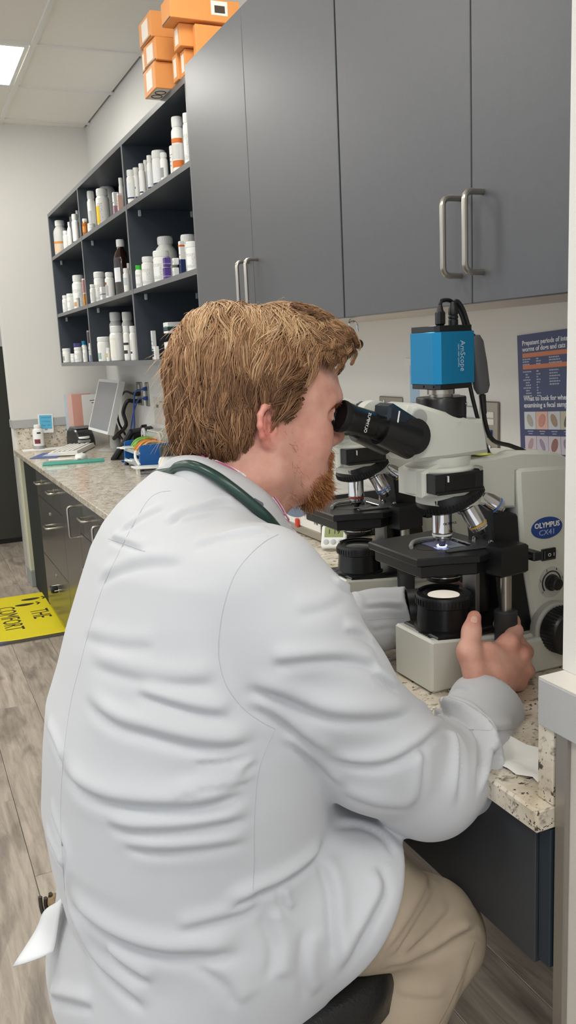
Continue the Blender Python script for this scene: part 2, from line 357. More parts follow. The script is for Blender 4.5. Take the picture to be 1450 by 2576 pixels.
base_unit('grey cabinet with two small drawers over two wide ones, beside the dark filler panel', 3.985, 4.745, [('drawer', 3.985, 4.36, 0.642, 0.787, 1), ('drawer', 4.36, 4.745, 0.642, 0.787, 1), ('drawer', 3.985, 4.745, 0.322, 0.642, 1), ('drawer', 3.985, 4.745, 0.035, 0.322, 2)])
base_unit('narrow grey base cabinet with one tall door and upright bar pull', 3.565, 3.985, [('door', 3.565, 3.985, 0.035, 0.787, 0)])
base_unit('grey base cabinet with a top drawer, second from the man along the counter', 3.17, 3.565, [('drawer', 3.17, 3.565, 0.638, 0.787, 0), ('drawer', 3.17, 3.565, 0.035, 0.638, 0)])
base_unit('grey base cabinet mostly hidden behind the man in the white coat', 2.35, 3.17, [('door', 2.76, 3.17, 0.035, 0.787, -1), ('door', 2.35, 2.76, 0.035, 0.787, 0)])
obj('filler_panel', MB().box(0.626, 0.65, 4.748, 5.258, 0.0, 0.788, 0.001), M_DARKF, label='dark green-black filler panel between the pale post and the drawers', cat='panel')
ap = thing('apron_drawer', 'dark slate apron panel under the near end of the counter above the knees', 'panel', (0.62, 1.5, 0))
obj('panel', MB().box(0, 0.02, -0.773, 0.84, 0.606, 0.792, 0.001), mat('apron_laminate', '33363b', 0.45, var=0.06), ap)
obj('side_filler', MB().box(0.004, 0.03, -0.794, -0.774, 0.612, 0.792, 0.001), mat('blue_black_filler', '1d2a33', 0.5), ap)
obj('knee_shade_panel', MB().box(1.17, 1.19, 0.72, 2.345, 0.0, 0.79, 0.001), M_DARKF, label='added dark sheet that deepens the shade in the knee space under the counter', cat='panel')  # added dark sheet, cuts bounced light so the knee space reads darker
# ---------------------------------------------------------------- open shelf unit
SX, SZ0, SZ1, SY0, SY1 = 0.891, 1.315, 2.168, 2.612, 5.20
su = thing('shelf_unit', 'open slate grey wall shelf with nine bays full of medicine bottles', 'shelf', (0, 0, 0))
def panel(name, x0, x1, y0, y1, z0, z1, parent=su):
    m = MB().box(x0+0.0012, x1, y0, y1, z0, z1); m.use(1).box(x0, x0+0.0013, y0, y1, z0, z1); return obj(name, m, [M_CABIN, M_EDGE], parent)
T = 0.018; DV = [3.435, 4.325]
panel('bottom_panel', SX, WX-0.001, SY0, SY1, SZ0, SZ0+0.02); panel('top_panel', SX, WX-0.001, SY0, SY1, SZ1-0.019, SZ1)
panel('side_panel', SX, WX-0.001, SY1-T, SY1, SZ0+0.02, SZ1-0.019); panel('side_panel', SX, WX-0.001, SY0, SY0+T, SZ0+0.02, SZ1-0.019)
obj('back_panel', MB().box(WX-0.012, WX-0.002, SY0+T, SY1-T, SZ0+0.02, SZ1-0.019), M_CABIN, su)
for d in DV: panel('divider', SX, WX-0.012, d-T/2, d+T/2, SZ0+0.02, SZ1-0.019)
BAYS = {'right': (SY0+T, DV[0]-T/2), 'middle': (DV[0]+T/2, DV[1]-T/2), 'left': (DV[1]+T/2, SY1-T)}
ROWZ = {'bottom': SZ0+0.02, 'middle': 1.612, 'top': 1.930}
M_PIN = mat('shelf_pin_plastic', 'c9cdd0', 0.3)
for c, (a, b) in BAYS.items():
    for r in ('middle', 'top'):
        sh = panel('shelf', SX+0.001, WX-0.013, a+0.0005, b-0.0005, ROWZ[r]-0.018, ROWZ[r])
        for yy in (a+0.004, b-0.004):
            for xx in (SX+0.05, WX-0.06):
                obj('shelf_pin', MB().box(xx-0.006, xx+0.006, yy-0.004, yy+0.004, ROWZ[r]-0.042, ROWZ[r]-0.0185, 0.002), M_PIN, sh)
# ---------------------------------------------------------------- wall cabinets with doors
M_UNDER = mat('pale_melamine', 'cdc5bb', 0.5, var=0.03)
def wall_cabinet(label, y0, y1, ysplit):
    t = thing('wall_cabinet', label, 'cabinet', (0.873, (y0+y1)/2, 1.41)); ym = (y0+y1)/2
    obj('carcass', MB().box(0.022, WX-0.873-0.001, y0-ym+0.001, y1-ym-0.001, 0.006, 0.765, 0.001), M_UNDER, t)
    for k, (a, b) in enumerate(((y0, ysplit), (ysplit, y1))):
        d = obj('door', MB().box(0, 0.02, a-ym+0.0012, b-ym-0.0012, 0.0, 0.768, 0.0012), M_CAB, t)
        yy = (ysplit-ym) + (-0.03 if k == 0 else 0.03)
        obj('handle', u_handle((0.001, yy, 0.108), (0, 0, 1), (-1, 0, 0), 0.122, 0.036, 0.0052), M_STEEL, d)
    return t
wall_cabinet('slate grey two-door wall cabinet next to the open shelves, behind the hair', 1.634, 2.57, 2.118)
wall_cabinet('slate grey two-door wall cabinet above the microscope with the blue camera', 0.79, 1.630, 1.188)
hk = thing('hook', 'clear stick-on hook holding a black-knobbed cord under the wall cabinet', 'hook', (0.93, 1.71, 1.416))
obj('plate', MB().lathe([(0.0, 0), (0.022, 0.0), (0.022, -0.003), (0.008, -0.006), (0.0, -0.006)], (0, 0, 0), (0, 0, 1), 20), mat('clear_plastic', 'd8dad8', 0.15, trans=0.4), hk)
obj('hook_wire', MB().tube([(0, 0, -0.005), (-0.004, 0, -0.014)] + arc((0.006, 0, -0.022), 0.011, PI*0.9, -PI*0.1, 8) + [(0.018, 0, -0.034)], 0.0018, 8), M_CHROME, hk)
kb = obj('cord_knob', MB().lathe([(0, -0.0105), (0.007, -0.0085), (0.0105, -0.002), (0.0105, 0.003), (0.006, 0.009), (0, 0.0105)], (0.016, -0.004, -0.062), (-0.3, -1, 0.1), 18), M_BLACK, hk)
obj('cord', MB().tube([(0.004, 0.0, -0.028), (0.0, 0.0, -0.038), (0.006, -0.002, -0.05), (0.014, -0.004, -0.06)], 0.002, 8), M_BLACK, hk)
# ---------------------------------------------------------------- bottles and cartons on the shelves
BODY = [(0.0, 0.0), (0.94, 0.0), (1.0, 0.02), (1.0, 0.70), (0.97, 0.755), (0.80, 0.80), (0.74, 0.815), (0.74, 0.83)]
CAPP = [(0.0, 0.82), (0.80, 0.82), (0.83, 0.83), (0.83, 0.985), (0.78, 1.0), (0.0, 1.0)]
WIDE_B = [(0.0, 0.0), (0.95, 0.0), (1.0, 0.02), (1.0, 0.72), (0.98, 0.77), (0.9, 0.80), (0.88, 0.81)]
WIDE_C = [(0.0, 0.80), (0.93, 0.80), (0.96, 0.815), (0.96, 0.975), (0.9, 1.0), (0.0, 1.0)]
JUG_B = [(0.0, 0.0), (0.95, 0.0), (1.0, 0.02), (1.0, 0.62), (0.95, 0.70), (0.8, 0.77), (0.62, 0.815), (0.58, 0.83), (0.58, 0.85)]
JUG_C = [(0.0, 0.84), (0.64, 0.84), (0.66, 0.85), (0.66, 0.985), (0.6, 1.0), (0.0, 1.0)]
TALL_B = [(0.0, 0.0), (0.95, 0.0), (1.0, 0.015), (1.0, 0.58), (0.95, 0.68), (0.75, 0.77), (0.46, 0.83), (0.42, 0.86), (0.42, 0.88)]
TALL_C = [(0.0, 0.87), (0.48, 0.87), (0.5, 0.88), (0.5, 0.99), (0.46, 1.0), (0.0, 1.0)]
KINDS = {'pill': (BODY, CAPP), 'wide': (WIDE_B, WIDE_C), 'jug': (JUG_B, JUG_C), 'tall': (TALL_B, TALL_C)}
PROT = {}
def proto(kind):
    if kind not in PROT:
        b, c = KINDS[kind]
        body = MB().lathe(b, n=28).mesh('body'); cp = MB().lathe(c, n=28)
        for k in range(28):
            a = 2*PI*k/28; r = max(p[0] for p in c); z0, z1 = c[2][1]+0.01, c[-3][1]-0.02
            cp.box(r*0.99, r*1.025, -0.03, 0.03, z0, z1, 0, Matrix.Rotation(a, 4, 'Z'))
        PROT[kind] = (body, cp.mesh('cap'), b)
    return PROT[kind]
def label_mesh(b, z0, z1, a0, a1):
    m = MB(); rows = []
    for z in (z0, z1): rows.append([(1.012*math.cos(a), 1.012*math.sin(a), z) for a in np.linspace(a0, a1, 18)])
    return m.sheet(rows)
M_PB = mat('white_bottle_plastic', 'f5f4ee', 0.4, var=0.02)
def print_mat():
    m = mat('pale_bottle_label', 'ecebe5', 0.6); nt = m.node_tree; N = nt.nodes.new; L = nt.links.new; b = nt.nodes['Principled BSDF']
    tc = N('ShaderNodeTexCoord'); mp = N('ShaderNodeMapping'); mp.inputs['Scale'].default_value = (6, 6, 55); n = N('ShaderNodeTexNoise'); n.inputs['Scale'].default_value = 1.6; n.inputs['Detail'].default_value = 1
    r = N('ShaderNodeValToRGB'); e = r.color_ramp.elements; e[0].position = 0.57; e[0].color = lin('ecebe5'); e[1].position = 0.62; e[1].color = lin('9c9ca2')
    L(tc.outputs['Object'], mp.inputs['Vector']); L(mp.outputs[0], n.inputs['Vector']); L(n.outputs['Fac'], r.inputs['Fac']); L(r.outputs['Color'], b.inputs['Base Color']); return m
M_LABEL = print_mat()
LM = {}
def lm(c): return LM.setdefault(c, mat('label_'+c, c, 0.55, var=0.08, vscale=20))
ORD = ['first', 'second', 'third', 'fourth', 'fifth', 'sixth', 'seventh', 'eighth', 'ninth', 'tenth', 'eleventh']
BOTM = {}
def mcopy(me, m):
    key = (me.name, m.name)
    if key not in BOTM:
        c = me.copy(); c.materials.clear(); c.materials.append(m); BOTM[key] = c
    return BOTM[key]
def place(row, col, n, desc, kind, x0, x1, top, dx, zoom, off, bodym=None, capm=None, bands=(), stack=0.0, base=None):
    """one bottle or carton; x0, x1 and top are measured on the shelf front"""
    xc = off[0]+(x0+x1)/2/zoom; yt = off[1]+top/zoom; w = (x1-x0)/zoom
    zb = ROWZ[row] if base is None else base
    p = on_x(xc, yt, SX+dx)
    a, b = BAYS[col]
    r = w*float(np.dot(p-EY, CF))/F/2; dx = max(dx, r+0.003) if kind != 'box' else dx
    while dx > r+0.004 and p[1] > b-r-0.003: dx -= 0.004; p = on_x(xc, yt, SX+dx)
    r = w*float(np.dot(p-EY, CF))/F/2*1.04
    y = min(max(p[1], a+r*1.04+0.002), b-r*1.04-0.002); h = max(p[2]-zb-stack, 0.02)
    lab = f'{desc}, {ORD[n]} from left, {row} row, {col} bay'
    if kind == 'box':
        wd = r*2*0.62
        wd = max(0.02, r*1.5)
        y = min(max(p[1], a+wd/2+0.002), b-wd/2-0.002)
        t = thing('carton', lab, 'carton', (SX+dx, y, zb+stack), group='cartons on the wall shelves'); wd -= 0.002
        g = MB().box(0, wd*0.9, -wd/2, wd/2, 0, h, 0.001)
        g.box(-0.0004, wd*0.9+0.0004, -0.002, 0.002, h-0.0006, h+0.0003)
        obj('carton_body', g, bodym or M_PAPER, t)
        for (z0, z1, c) in bands: obj('print', MB().box(-0.0006, wd*0.9+0.0006, -wd/2-0.0006, wd/2+0.0006, z0*h, z1*h), lm(c), t)
        for q in range(3): obj('print_line', MB().box(-0.0009, 0.0, -wd*0.3, wd*0.25, h*(0.35+0.13*q), h*(0.38+0.13*q)), lm('8d8d92'), t)
        return t
    t = thing('medicine_bottle', lab, 'bottle', (SX+dx, y, zb+stack), rz=rng.uniform(-0.4, 0.4)+PI, group='bottles on the wall shelves')
    body, cp, b_ = proto(kind)
    ob = obj('body', mcopy(body, bodym or M_PB), None, t); oc = obj('cap', mcopy(cp, capm or M_WHITE), None, t)
    for o in (ob, oc): o.scale = (r, r, h)
    for (z0, z1, c) in (bands or ((0.12, 0.6, None), (0.22, 0.5, 'f4f4f2'))):
        ang = 1.5 if c is None else rng.uniform(0.8, 1.25)
        if c in ('24325f', '8e2f3a', 'd98f3a', 'e0762c'): ang = 1.6
        o = obj('label_band', label_mesh(b_, z0, z1, -ang, ang), M_LABEL if c is None else lm(c), t); o.scale = (r*(1.0 if c is None else 1.006), r*(1.0 if c is None else 1.006), h)
    return t
Z1, O1 = 3.452, (100, 400); Z5, O5 = 6.59, (300, 280)
M_AMBER = mat('amber_glass', 'c9760f', 0.2, trans=0.25, var=0.05); M_BROWN = mat('brown_glass', '2a1712', 0.08, var=0.05, coat=0.6)
M_GREEN = mat('green_cap', '33b52c', 0.4); M_BLUEC = mat('blue_cap', '1d8fc0', 0.4); M_PURP = mat('purple_carton', '5a3f8f', 0.5, var=0.1, vscale=30); M_LILAC = mat('blue_violet_box', '6a6aa8', 0.45)
M_GREYB = mat('grey_white_bottle', 'd0cfca', 0.45)
def row(rw, col, items, Z=Z1, O=O1):
    for n, it in enumerate(items): place(rw, col, n, *it[:6], Z, O, **(it[6] if len(it) > 6 else {}))
row('top', 'left', [
    ('large grey-labelled white bottle', 'jug', 112, 228, 535, 0.07, dict(bodym=M_GREYB, bands=((0.1, 0.32, 'e8c9a8'), (0.34, 0.4, 'd98f3a')))),
    ('little white bottle', 'pill', 198, 240, 625, 0.03), ('slim white bottle with a red band', 'tall', 230, 275, 548, 0.05, dict(bands=((0.2, 0.5, 'd9d9d9'), (0.12, 0.17, 'c0405a')))),
    ('tall white bottle set far back', 'pill', 252, 305, 500, 0.16), ('white bottle with a navy base band', 'pill', 272, 330, 480, 0.05, dict(bands=((0.2, 0.55, 'e4e6ee'), (0.1, 0.15, '24325f')))),
    ('thin white bottle at the divider', 'pill', 308, 340, 448, 0.08)])
row('top', 'middle', [
    ('small amber vial with a white cap', 'pill', 366, 412, 520, 0.025, dict(bodym=M_AMBER, bands=((0.2, 0.55, 'd98f3a'),))),
    ('low white jar', 'wide', 415, 480, 560, 0.03), ('white bottle with a grey label', 'pill', 404, 472, 280, 0.09, dict(bands=((0.2, 0.55, 'c8cacb'),))),
    ('large white bottle with a yellow sticker', 'pill', 480, 592, 262, 0.05, dict(bands=((0.1, 0.62, None), (0.1, 0.55, 'f0c62c')))),
    ('biggest white jug', 'jug', 492, 650, 140, 0.14), ('pink and white carton', 'box', 596, 668, 290, 0.04, dict(bands=((0.0, 0.5, 'b98ca0'),))),
    ('narrow peach carton', 'box', 656, 690, 300, 0.02, dict(bands=((0.05, 0.9, 'e6bfae'),))), ('white bottle with a dark stripe', 'pill', 680, 722, 165, 0.05, dict(bands=((0.3, 0.55, 'ececec'), (0.12, 0.17, '24325f'))))])
NB = ((0.22, 0.6, 'e9ebf0'), (0.14, 0.185, '24325f'))
row('top', 'right', [
    ('white bottle with navy base line', 'pill', 95, 252, 990, 0.03, dict(bands=NB)), ('white bottle with a teal mark', 'pill', 215, 330, 938, 0.06, dict(bands=NB+((0.4, 0.46, '2f8f86'),))),
    ('white bottle with navy base line', 'pill', 312, 420, 870, 0.03, dict(bands=NB)), ('white bottle with navy base line', 'pill', 392, 482, 812, 0.06, dict(bands=NB)),
    ('white bottle with navy base line', 'pill', 445, 552, 735, 0.04, dict(bands=NB)), ('wide white bottle with a navy bracket label', 'wide', 535, 765, 660, 0.05, dict(bands=((0.2, 0.6, 'f2f2f2'), (0.12, 0.17, '24325f')))),
    ('white bottle with a grey lower label', 'pill', 668, 795, 690, 0.03, dict(bands=((0.18, 0.5, '9a9c9c'),))), ('plain white carton', 'box', 775, 900, 575, 0.02, dict(bands=((0.7, 0.72, 'b9a9b9'),))),
    ('large white bottle with orange bands', 'pill', 846, 1062, 100, 0.04, dict(bands=((0.12, 0.24, 'e0762c'), (0.26, 0.52, 'd8d6d2'), (0.54, 0.62, 'e0762c')))), ('tall white bottle at the cabinet side', 'pill', 1040, 1180, 35, 0.03)], Z5, O5)
row('middle', 'left', [
    ('small white bottle', 'pill', 192, 246, 1185, 0.04), ('small white wide-lidded bottle', 'wide', 232, 292, 1170, 0.03), ('large white bottle with rounded shoulders', 'pill', 276, 385, 1010, 0.08),
    ('low jar with an orange label', 'wide', 298, 345, 1205, 0.02, dict(bands=((0.2, 0.6, 'd9a066'),))), ('white carton with a red side', 'box', 338, 398, 1040, 0.02, dict(bands=((0.0, 0.45, 'd98f3a'), (0.5, 0.95, 'c98f8f'))))])
row('middle', 'middle', [
    ('small white bottle with a fine label', 'pill', 432, 482, 1090, 0.03), ('white carton under a bottle', 'box', 478, 575, 1112, 0.02, dict(bands=((0.45, 0.5, '2a4a7a'),))), ('white bottle behind the carton', 'wide', 466, 560, 982, 0.09),
    ('white bottle with a rust and grey label', 'pill', 562, 640, 985, 0.03, dict(bands=((0.1, 0.5, 'b8b4b8'), (0.52, 0.62, '8a4a2c')))), ('tall brown glass bottle with white cap', 'tall', 630, 762, 700, 0.06, dict(bodym=M_BROWN, bands=((0.25, 0.5, 'f2f2f2'),))),
    ('white bottle with blue-grey print', 'pill', 720, 775, 950, 0.02, dict(bands=((0.3, 0.6, 'c8d6d8'),))), ('white bottle end peeping by the divider', 'pill', 750, 782, 905, 0.08)])
row('middle', 'right', [
    ('white bottle with a bright green cap', 'pill', 826, 884, 925, 0.03, dict(capm=M_GREEN)), ('white bottle with a plain label', 'pill', 880, 988, 850, 0.05), ('white round bottle in front of the big one', 'wide', 982, 1120, 800, 0.05),
    ('big white pill bottle', 'jug', 990, 1182, 675, 0.14), ('upper purple carton', 'box', 1034, 1118, 858, 0.02, dict(bodym=M_PURP, stack=0.047, bands=((0.3, 0.34, 'd8d0e8'),))), ('lower purple carton', 'box', 1034, 1120, 945, 0.02, dict(bodym=M_PURP, bands=((0.3, 0.34, 'd8d0e8'),))),
    ('small white carton on top', 'box', 1120, 1192, 862, 0.03, dict(stack=0.045)), ('small white carton below', 'box', 1120, 1194, 945, 0.03), ('white and navy carton', 'box', 1176, 1240, 715, 0.05, dict(bands=((0.0, 0.5, '24325f'), (0.85, 0.9, 'e0762c')))),
    ('white jar with a big lid', 'wide', 1222, 1348, 660, 0.11), ('white wide bottle by the cabinet side', 'wide', 1268, 1382, 720, 0.03)])
row('bottom', 'left', [
    ('white jar with a dark label edge', 'wide', 196, 266, 1645, 0.03, dict(bands=((0.1, 0.6, 'e2e2de'), (0.15, 0.45, '4a4a44')))), ('blue-violet box with rounded top', 'box', 258, 336, 1600, 0.10, dict(bodym=M_LILAC, bands=((0.3, 0.8, '3d3d78'),))), ('tiny white jar', 'wide', 266, 312, 1690, 0.02),
    ('white jar', 'wide', 298, 372, 1635, 0.04), ('white bottle with a bright blue cap', 'pill', 360, 408, 1580, 0.09, dict(capm=M_BLUEC, bands=((0.3, 0.7, '5aaac8'),))), ('white jar with pale label', 'wide', 370, 412, 1630, 0.02), ('pinkish grey carton', 'box', 388, 432, 1490, 0.12, dict(bands=((0.5, 0.95, '9a8a90'),))), ('white carton with a violet base', 'box', 404, 452, 1600, 0.03, dict(bands=((0.0, 0.35, '8f8fc8'),)))])
row('bottom', 'middle', [
    ('wide white jar with a teal label corner', 'wide', 490, 604, 1545, 0.03, dict(bands=((0.1, 0.7, 'f0f0ec'), (0.1, 0.35, '3f7f78')))), ('small jar with a yellow mark', 'wide', 576, 612, 1640, 0.02, dict(bands=((0.3, 0.6, 'd8c060'),))), ('grey-white bottle standing behind', 'pill', 598, 706, 1330, 0.12, dict(bodym=M_GREYB)),
    ('big white bottle with columned print', 'pill', 602, 724, 1450, 0.04, dict(bands=((0.08, 0.66, 'efece0'), (0.1, 0.6, 'f6f4ea')))), ('grey-white bottle at right behind', 'pill', 706, 802, 1328, 0.12, dict(bodym=M_GREYB)), ('bottle with black print', 'pill', 718, 786, 1450, 0.04, dict(bands=((0.2, 0.3, '2a2a2a'), (0.45, 0.52, '2a2a2a')))), ('white bottle with circular print', 'pill', 774, 838, 1450, 0.03, dict(bands=((0.2, 0.26, '3a3a3a'), (0.3, 0.6, 'e0ddd6'))))])
row('bottom', 'right', [
    ('slim white carton with a teal and dark foot', 'box', 940, 994, 1492, 0.05, dict(bands=((0.1, 0.3, '2f3f4a'), (0.33, 0.37, '2f8f86')))), ('carton with a green panel', 'box', 1000, 1180, 1420, 0.04, dict(stack=0.095, bands=((0.2, 0.55, '24403c'), (0.56, 0.6, '2f8f86')))), ('short plain white carton', 'box', 962, 1022, 1628, 0.02), ('white carton with a grey-blue panel', 'box', 1012, 1185, 1590, 0.04, dict(bands=((0.1, 0.55, '44566a'), (0.58, 0.62, '2f8f86'))))])
# ---------------------------------------------------------------- orange cartons on top of the shelf unit
M_ORG = mat('orange_carton', 'e79c56', 0.6, var=0.05, vscale=20); M_ORGP = mat('carton_white_print', 'f3e9dc', 0.6); M_ORGD = mat('carton_dark_print', '4a4038', 0.6)
def orange(label, x0, y0, z0, dx, dy, dz, marks, rz=0.0):
    t = thing('orange_box', label, 'box', (x0, y0, z0), rz, 'orange cartons on the shelf unit')
    m = MB().box(0, dx, 0, dy, 0, dz, 0.0015)
    obj('box_body', m, M_ORG, t)
    obj('flap_seam', MB().box(dx/2-0.0006, dx/2+0.0006, -0.0004, dy+0.0004, dz-0.0004, dz+0.0005), M_ORGD, t)
    if 'front' in marks: obj('print', MB().box(-0.0007, 0.0, dy*0.25, dy*0.75, dz*0.15, dz*0.85), M_ORGP, t)
    if 'line' in marks: obj('print_line', MB().box(-0.0007, 0.0, dy*0.06, dy*0.94, dz*0.02, dz*0.08), M_ORGD, t)
    if 'label' in marks:
        l = obj('label', MB().box(dx*0.58, dx*0.82, -0.0007, 0, dz*0.3, dz*0.92), M_PAPER, t); obj('barcode', MB().box(dx*0.63, dx*0.78, -0.0012, -0.0006, dz*0.4, dz*0.72), M_ORGD, l)
    if 'under' in marks:
        for a in (0.35, 0.68): obj('ring_print', MB().tube(arc((dx*0.24, dy*a, -0.0004), 0.017, 0, 2*PI, 24, w=(0, 1, 0)), 0.0018, 6), M_ORGD, t)
        obj('pale_base', MB().box(0.004, dx-0.004, 0.004, dy-0.004, -0.0003, 0.0), M_ORGP, t)
    return t
Zt = SZ1+0.0008
orange('bottom orange box of the left stack, overhanging the shelf edge', 0.842, 2.765, Zt, 0.115, 0.128, 0.078, ('front', 'under'))
orange('middle orange box of the left stack, pushed right', 0.847, 2.752, Zt+0.0795, 0.125, 0.115, 0.066, ('front', 'line'), 0.06)
orange('narrow orange box beside the middle of the left stack', 0.845, 2.868, Zt+0.0795, 0.10, 0.04, 0.064, ('front', 'line'))
orange('top orange box of the left stack', 0.838, 2.76, Zt+0.147, 0.118, 0.135, 0.074, ('front', 'line'))
orange('small orange box standing between the two stacks', 0.884, 2.665, Zt, 0.055, 0.05, 0.075, ('front',))
orange('lowest orange box of the right stack, cut by the cabinet', 0.892, 2.545+0.07, Zt+0.001, 0.10, 0.045, 0.07, ('front',))
orange('middle orange box of the right stack', 0.875, 2.60, Zt+0.073, 0.075, 0.06, 0.062, ('front',))
orange('long orange box with a white barcode label on the right stack', 0.842, 2.57, Zt+0.137, 0.215, 0.09, 0.062, ('label', 'line'))
orange('orange box leaning at the cabinet, under the labelled box', 0.915, 2.573, 2.1785, 0.12, 0.026, 0.118, ())
# ---------------------------------------------------------------- wall plates, papers and poster
def wall_plate(label, y0, y1, z0, z1, cat_='outlet'):
    t = thing('wall_plate', label, cat_, (WX, (y0+y1)/2, (z0+z1)/2)); w, h = (y1-y0)/2, (z1-z0)/2
    obj('plate', MB().box(-0.006, -0.0005, -w, w, -h, h, 0.003), mat('plate_steel', '9d968a', 0.38, metal=0.9, var=0.05, vscale=300), t); return t, w, h
M_OUT = mat('ivory_outlet', 'e6e3da', 0.4)
def receptacle(t, y, z, s=1.0):
    r = obj('receptacle', MB().prism([(y+0.014*s*math.cos(a), z+0.017*s*max(-0.85, min(0.85, math.sin(a)))) for a in np.linspace(0, 2*PI, 24, endpoint=False)], 'x', -0.008, -0.005), M_OUT, t)
    g = MB(); g.box(-0.0086, -0.0078, y-0.007*s, y-0.0055*s, z-0.003*s, z+0.006*s); g.box(-0.0086, -0.0078, y+0.005*s, y+0.0065*s, z-0.003*s, z+0.006*s); g.cyl((-0.0086, y, z-0.009*s), (-0.0078, y, z-0.009*s), 0.0022*s, n=10)
    obj('slots', g, M_BLACK, r)
t, w, h = wall_plate('double steel outlet plate on the wall behind the eyepieces', 1.957, 2.075, 1.095, 1.212)
receptacle(t, -0.028, 0.018); receptacle(t, -0.028, -0.024)
obj('switch_insert', MB().box(-0.008, -0.005, 0.014, 0.046, -0.036, 0.02, 0.001), M_OUT, t); obj('screw', MB().cyl((-0.0075, 0.03, 0.045), (-0.005, 0.03, 0.045), 0.004, n=12), M_CHROME, t)
t, w, h = wall_plate('steel data plate with one blue jack beside the poster', 1.552, 1.612, 1.098, 1.214, 'wall plate')
obj('jack', MB().box(-0.0095, -0.005, -0.008, 0.008, -0.024, -0.006, 0.001), mat('blue_jack', '1f4f9e', 0.4), t)
for z in (0.028, 0.012): obj('blank_insert', MB().box(-0.0075, -0.005, -0.015, 0.019, z-0.007, z+0.007, 0.001), M_OUT, t)
obj('screw', MB().cyl((-0.0075, 0, -0.045), (-0.005, 0, -0.045), 0.004, n=12), M_CHROME, t)
t, w, h = wall_plate('steel outlet plate with black plugs behind the far desk phone', 4.63, 4.74, 1.085, 1.212)
receptacle(t, 0.0, 0.035); 
for z in (0.0, -0.04): obj('plug', MB().box(-0.04, -0.006, -0.014, 0.014, z-0.012, z+0.012, 0.004), M_BLACK, t)
t, w, h = wall_plate('steel data plate with blue cables behind the far desk phone', 4.50, 4.56, 1.085, 1.212, 'wall plate')
for z in (0.03, -0.02): obj('jack', MB().box(-0.022, -0.005, -0.012, 0.012, z-0.01, z+0.01, 0.001), mat('blue_jack', '1f4f9e', 0.4), t)
M_CBLU = mat('blue_cable', '2a4f9a', 0.45)
def cable(label, pts, r, m, name='cable', group=None): return obj(name, MB().tube(smooth_path(pts), r, 8), m, label=label, cat='cable', group=group)
cable('black power cable looping from the far outlet down behind the monitor', [(WX-0.04, 4.70, 1.15), (1.14, 4.74, 1.16), (1.11, 4.80, 1.09), (1.12, 4.85, 0.99), (1.15, 4.82, 0.9), (1.16, 4.9, 0.832)], 0.006, M_BLACK)
cable('thick bundled black cables hanging from the lower far plug', [(WX-0.04, 4.685, 1.11), (1.14, 4.69, 1.11), (1.12, 4.72, 1.05), (1.13, 4.72, 0.98), (1.10, 4.78, 0.93), (1.08, 4.83, 0.90)], 0.011, M_BLACK)
cable('blue network cable dropping from the far data plate to the phone', [(WX-0.022, 4.53, 1.178), (1.16, 4.58, 1.16), (1.15, 4.60, 1.06), (1.15, 4.62, 0.97), (1.12, 4.60, 0.9), (1.11, 4.58, 0.832)], 0.0045, M_CBLU)
cable('second blue network cable in a loop under the far data plate', [(WX-0.022, 4.53, 1.128), (1.17, 4.57, 1.12), (1.16, 4.66, 1.04), (1.15, 4.70, 0.96), (1.12, 4.66, 0.9), (1.10, 4.55, 0.84)], 0.004, M_CBLU)
# white information sheet in a sleeve behind the camera
sh = obj('information_sheet', MB().box(WX-0.0025, WX-0.0005, 1.625, 1.942, 1.085, 1.312), mat('sheet_sleeve', 'dcdcd8', 0.25, coat=0.4), label='white printed sheet in a clear sleeve on the wall behind the blue camera', cat='paper')
obj('blue_column', MB().box(WX-0.0032, WX-0.0024, 1.875, 1.918, 1.095, 1.295), mat('pale_blue_print', 'a9c4dc', 0.6), sh)
g = MB()
for k in range(7):
    for y0, y1 in ((1.885, 1.908), (1.80, 1.86), (1.70, 1.78), (1.645, 1.69)):
        if (k*5+int(y0*100)) % 4: g.box(WX-0.0038, WX-0.003, y0, y1-0.004*(k % 3), 1.12+k*0.026, 1.1225+k*0.026)
obj('print_lines', g, mat('grey_print', '8b9aa6', 0.7), sh, kind='stuff')
# parasite poster
po_ = thing('poster', 'navy veterinary poster with orange bars and worm egg pictures beside the wall edge', 'poster', (WX-0.0005, 1.493, 1.356))
PM = Matrix.Rotation(math.radians(-3.2), 4, 'X')
po_.rotation_euler = (math.radians(-3.2), 0, 0)
PW, PH = 0.40, 0.46
obj('sheet', MB().box(-0.0018, 0.0, -PW, 0.0, -PH, 0.0), mat('navy_poster', '3c4470', 0.35, var=0.04), po_)
M_OB = mat('poster_orange', 'd9835c', 0.5); M_PT = mat('poster_white', 'e6e6ec', 0.5); M_PL = mat('poster_small_print', 'b4b6c8', 0.6)
def pt(name, s, size, y, z, align='LEFT', bold=0.0): return text(name, s, size, (-0.0022, y, z), (0, -1, 0), (0, 0, 1), M_PT, po_, 0.0003, align, 1.0, 1.0, bold)
pt('heading', 'Prepatent periods of intestinal', 0.0135, -0.016, -0.018, bold=0.0004); pt('heading', 'worms of dogs and cats', 0.0135, -0.016, -0.031, bold=0.0004)
pt('heading', 'What to look for when', 0.0142, -0.016, -0.134, bold=0.0004); pt('heading', 'examining a fecal sample', 0.0142, -0.016, -0.148, bold=0.0004)
for z in (-0.0435, -0.068): obj('orange_bar', MB().box(-0.0022, -0.0017, -PW+0.02, -0.016, z-0.0045, z+0.0045), M_OB, po_)
g = MB(); r_ = random.Random(3)
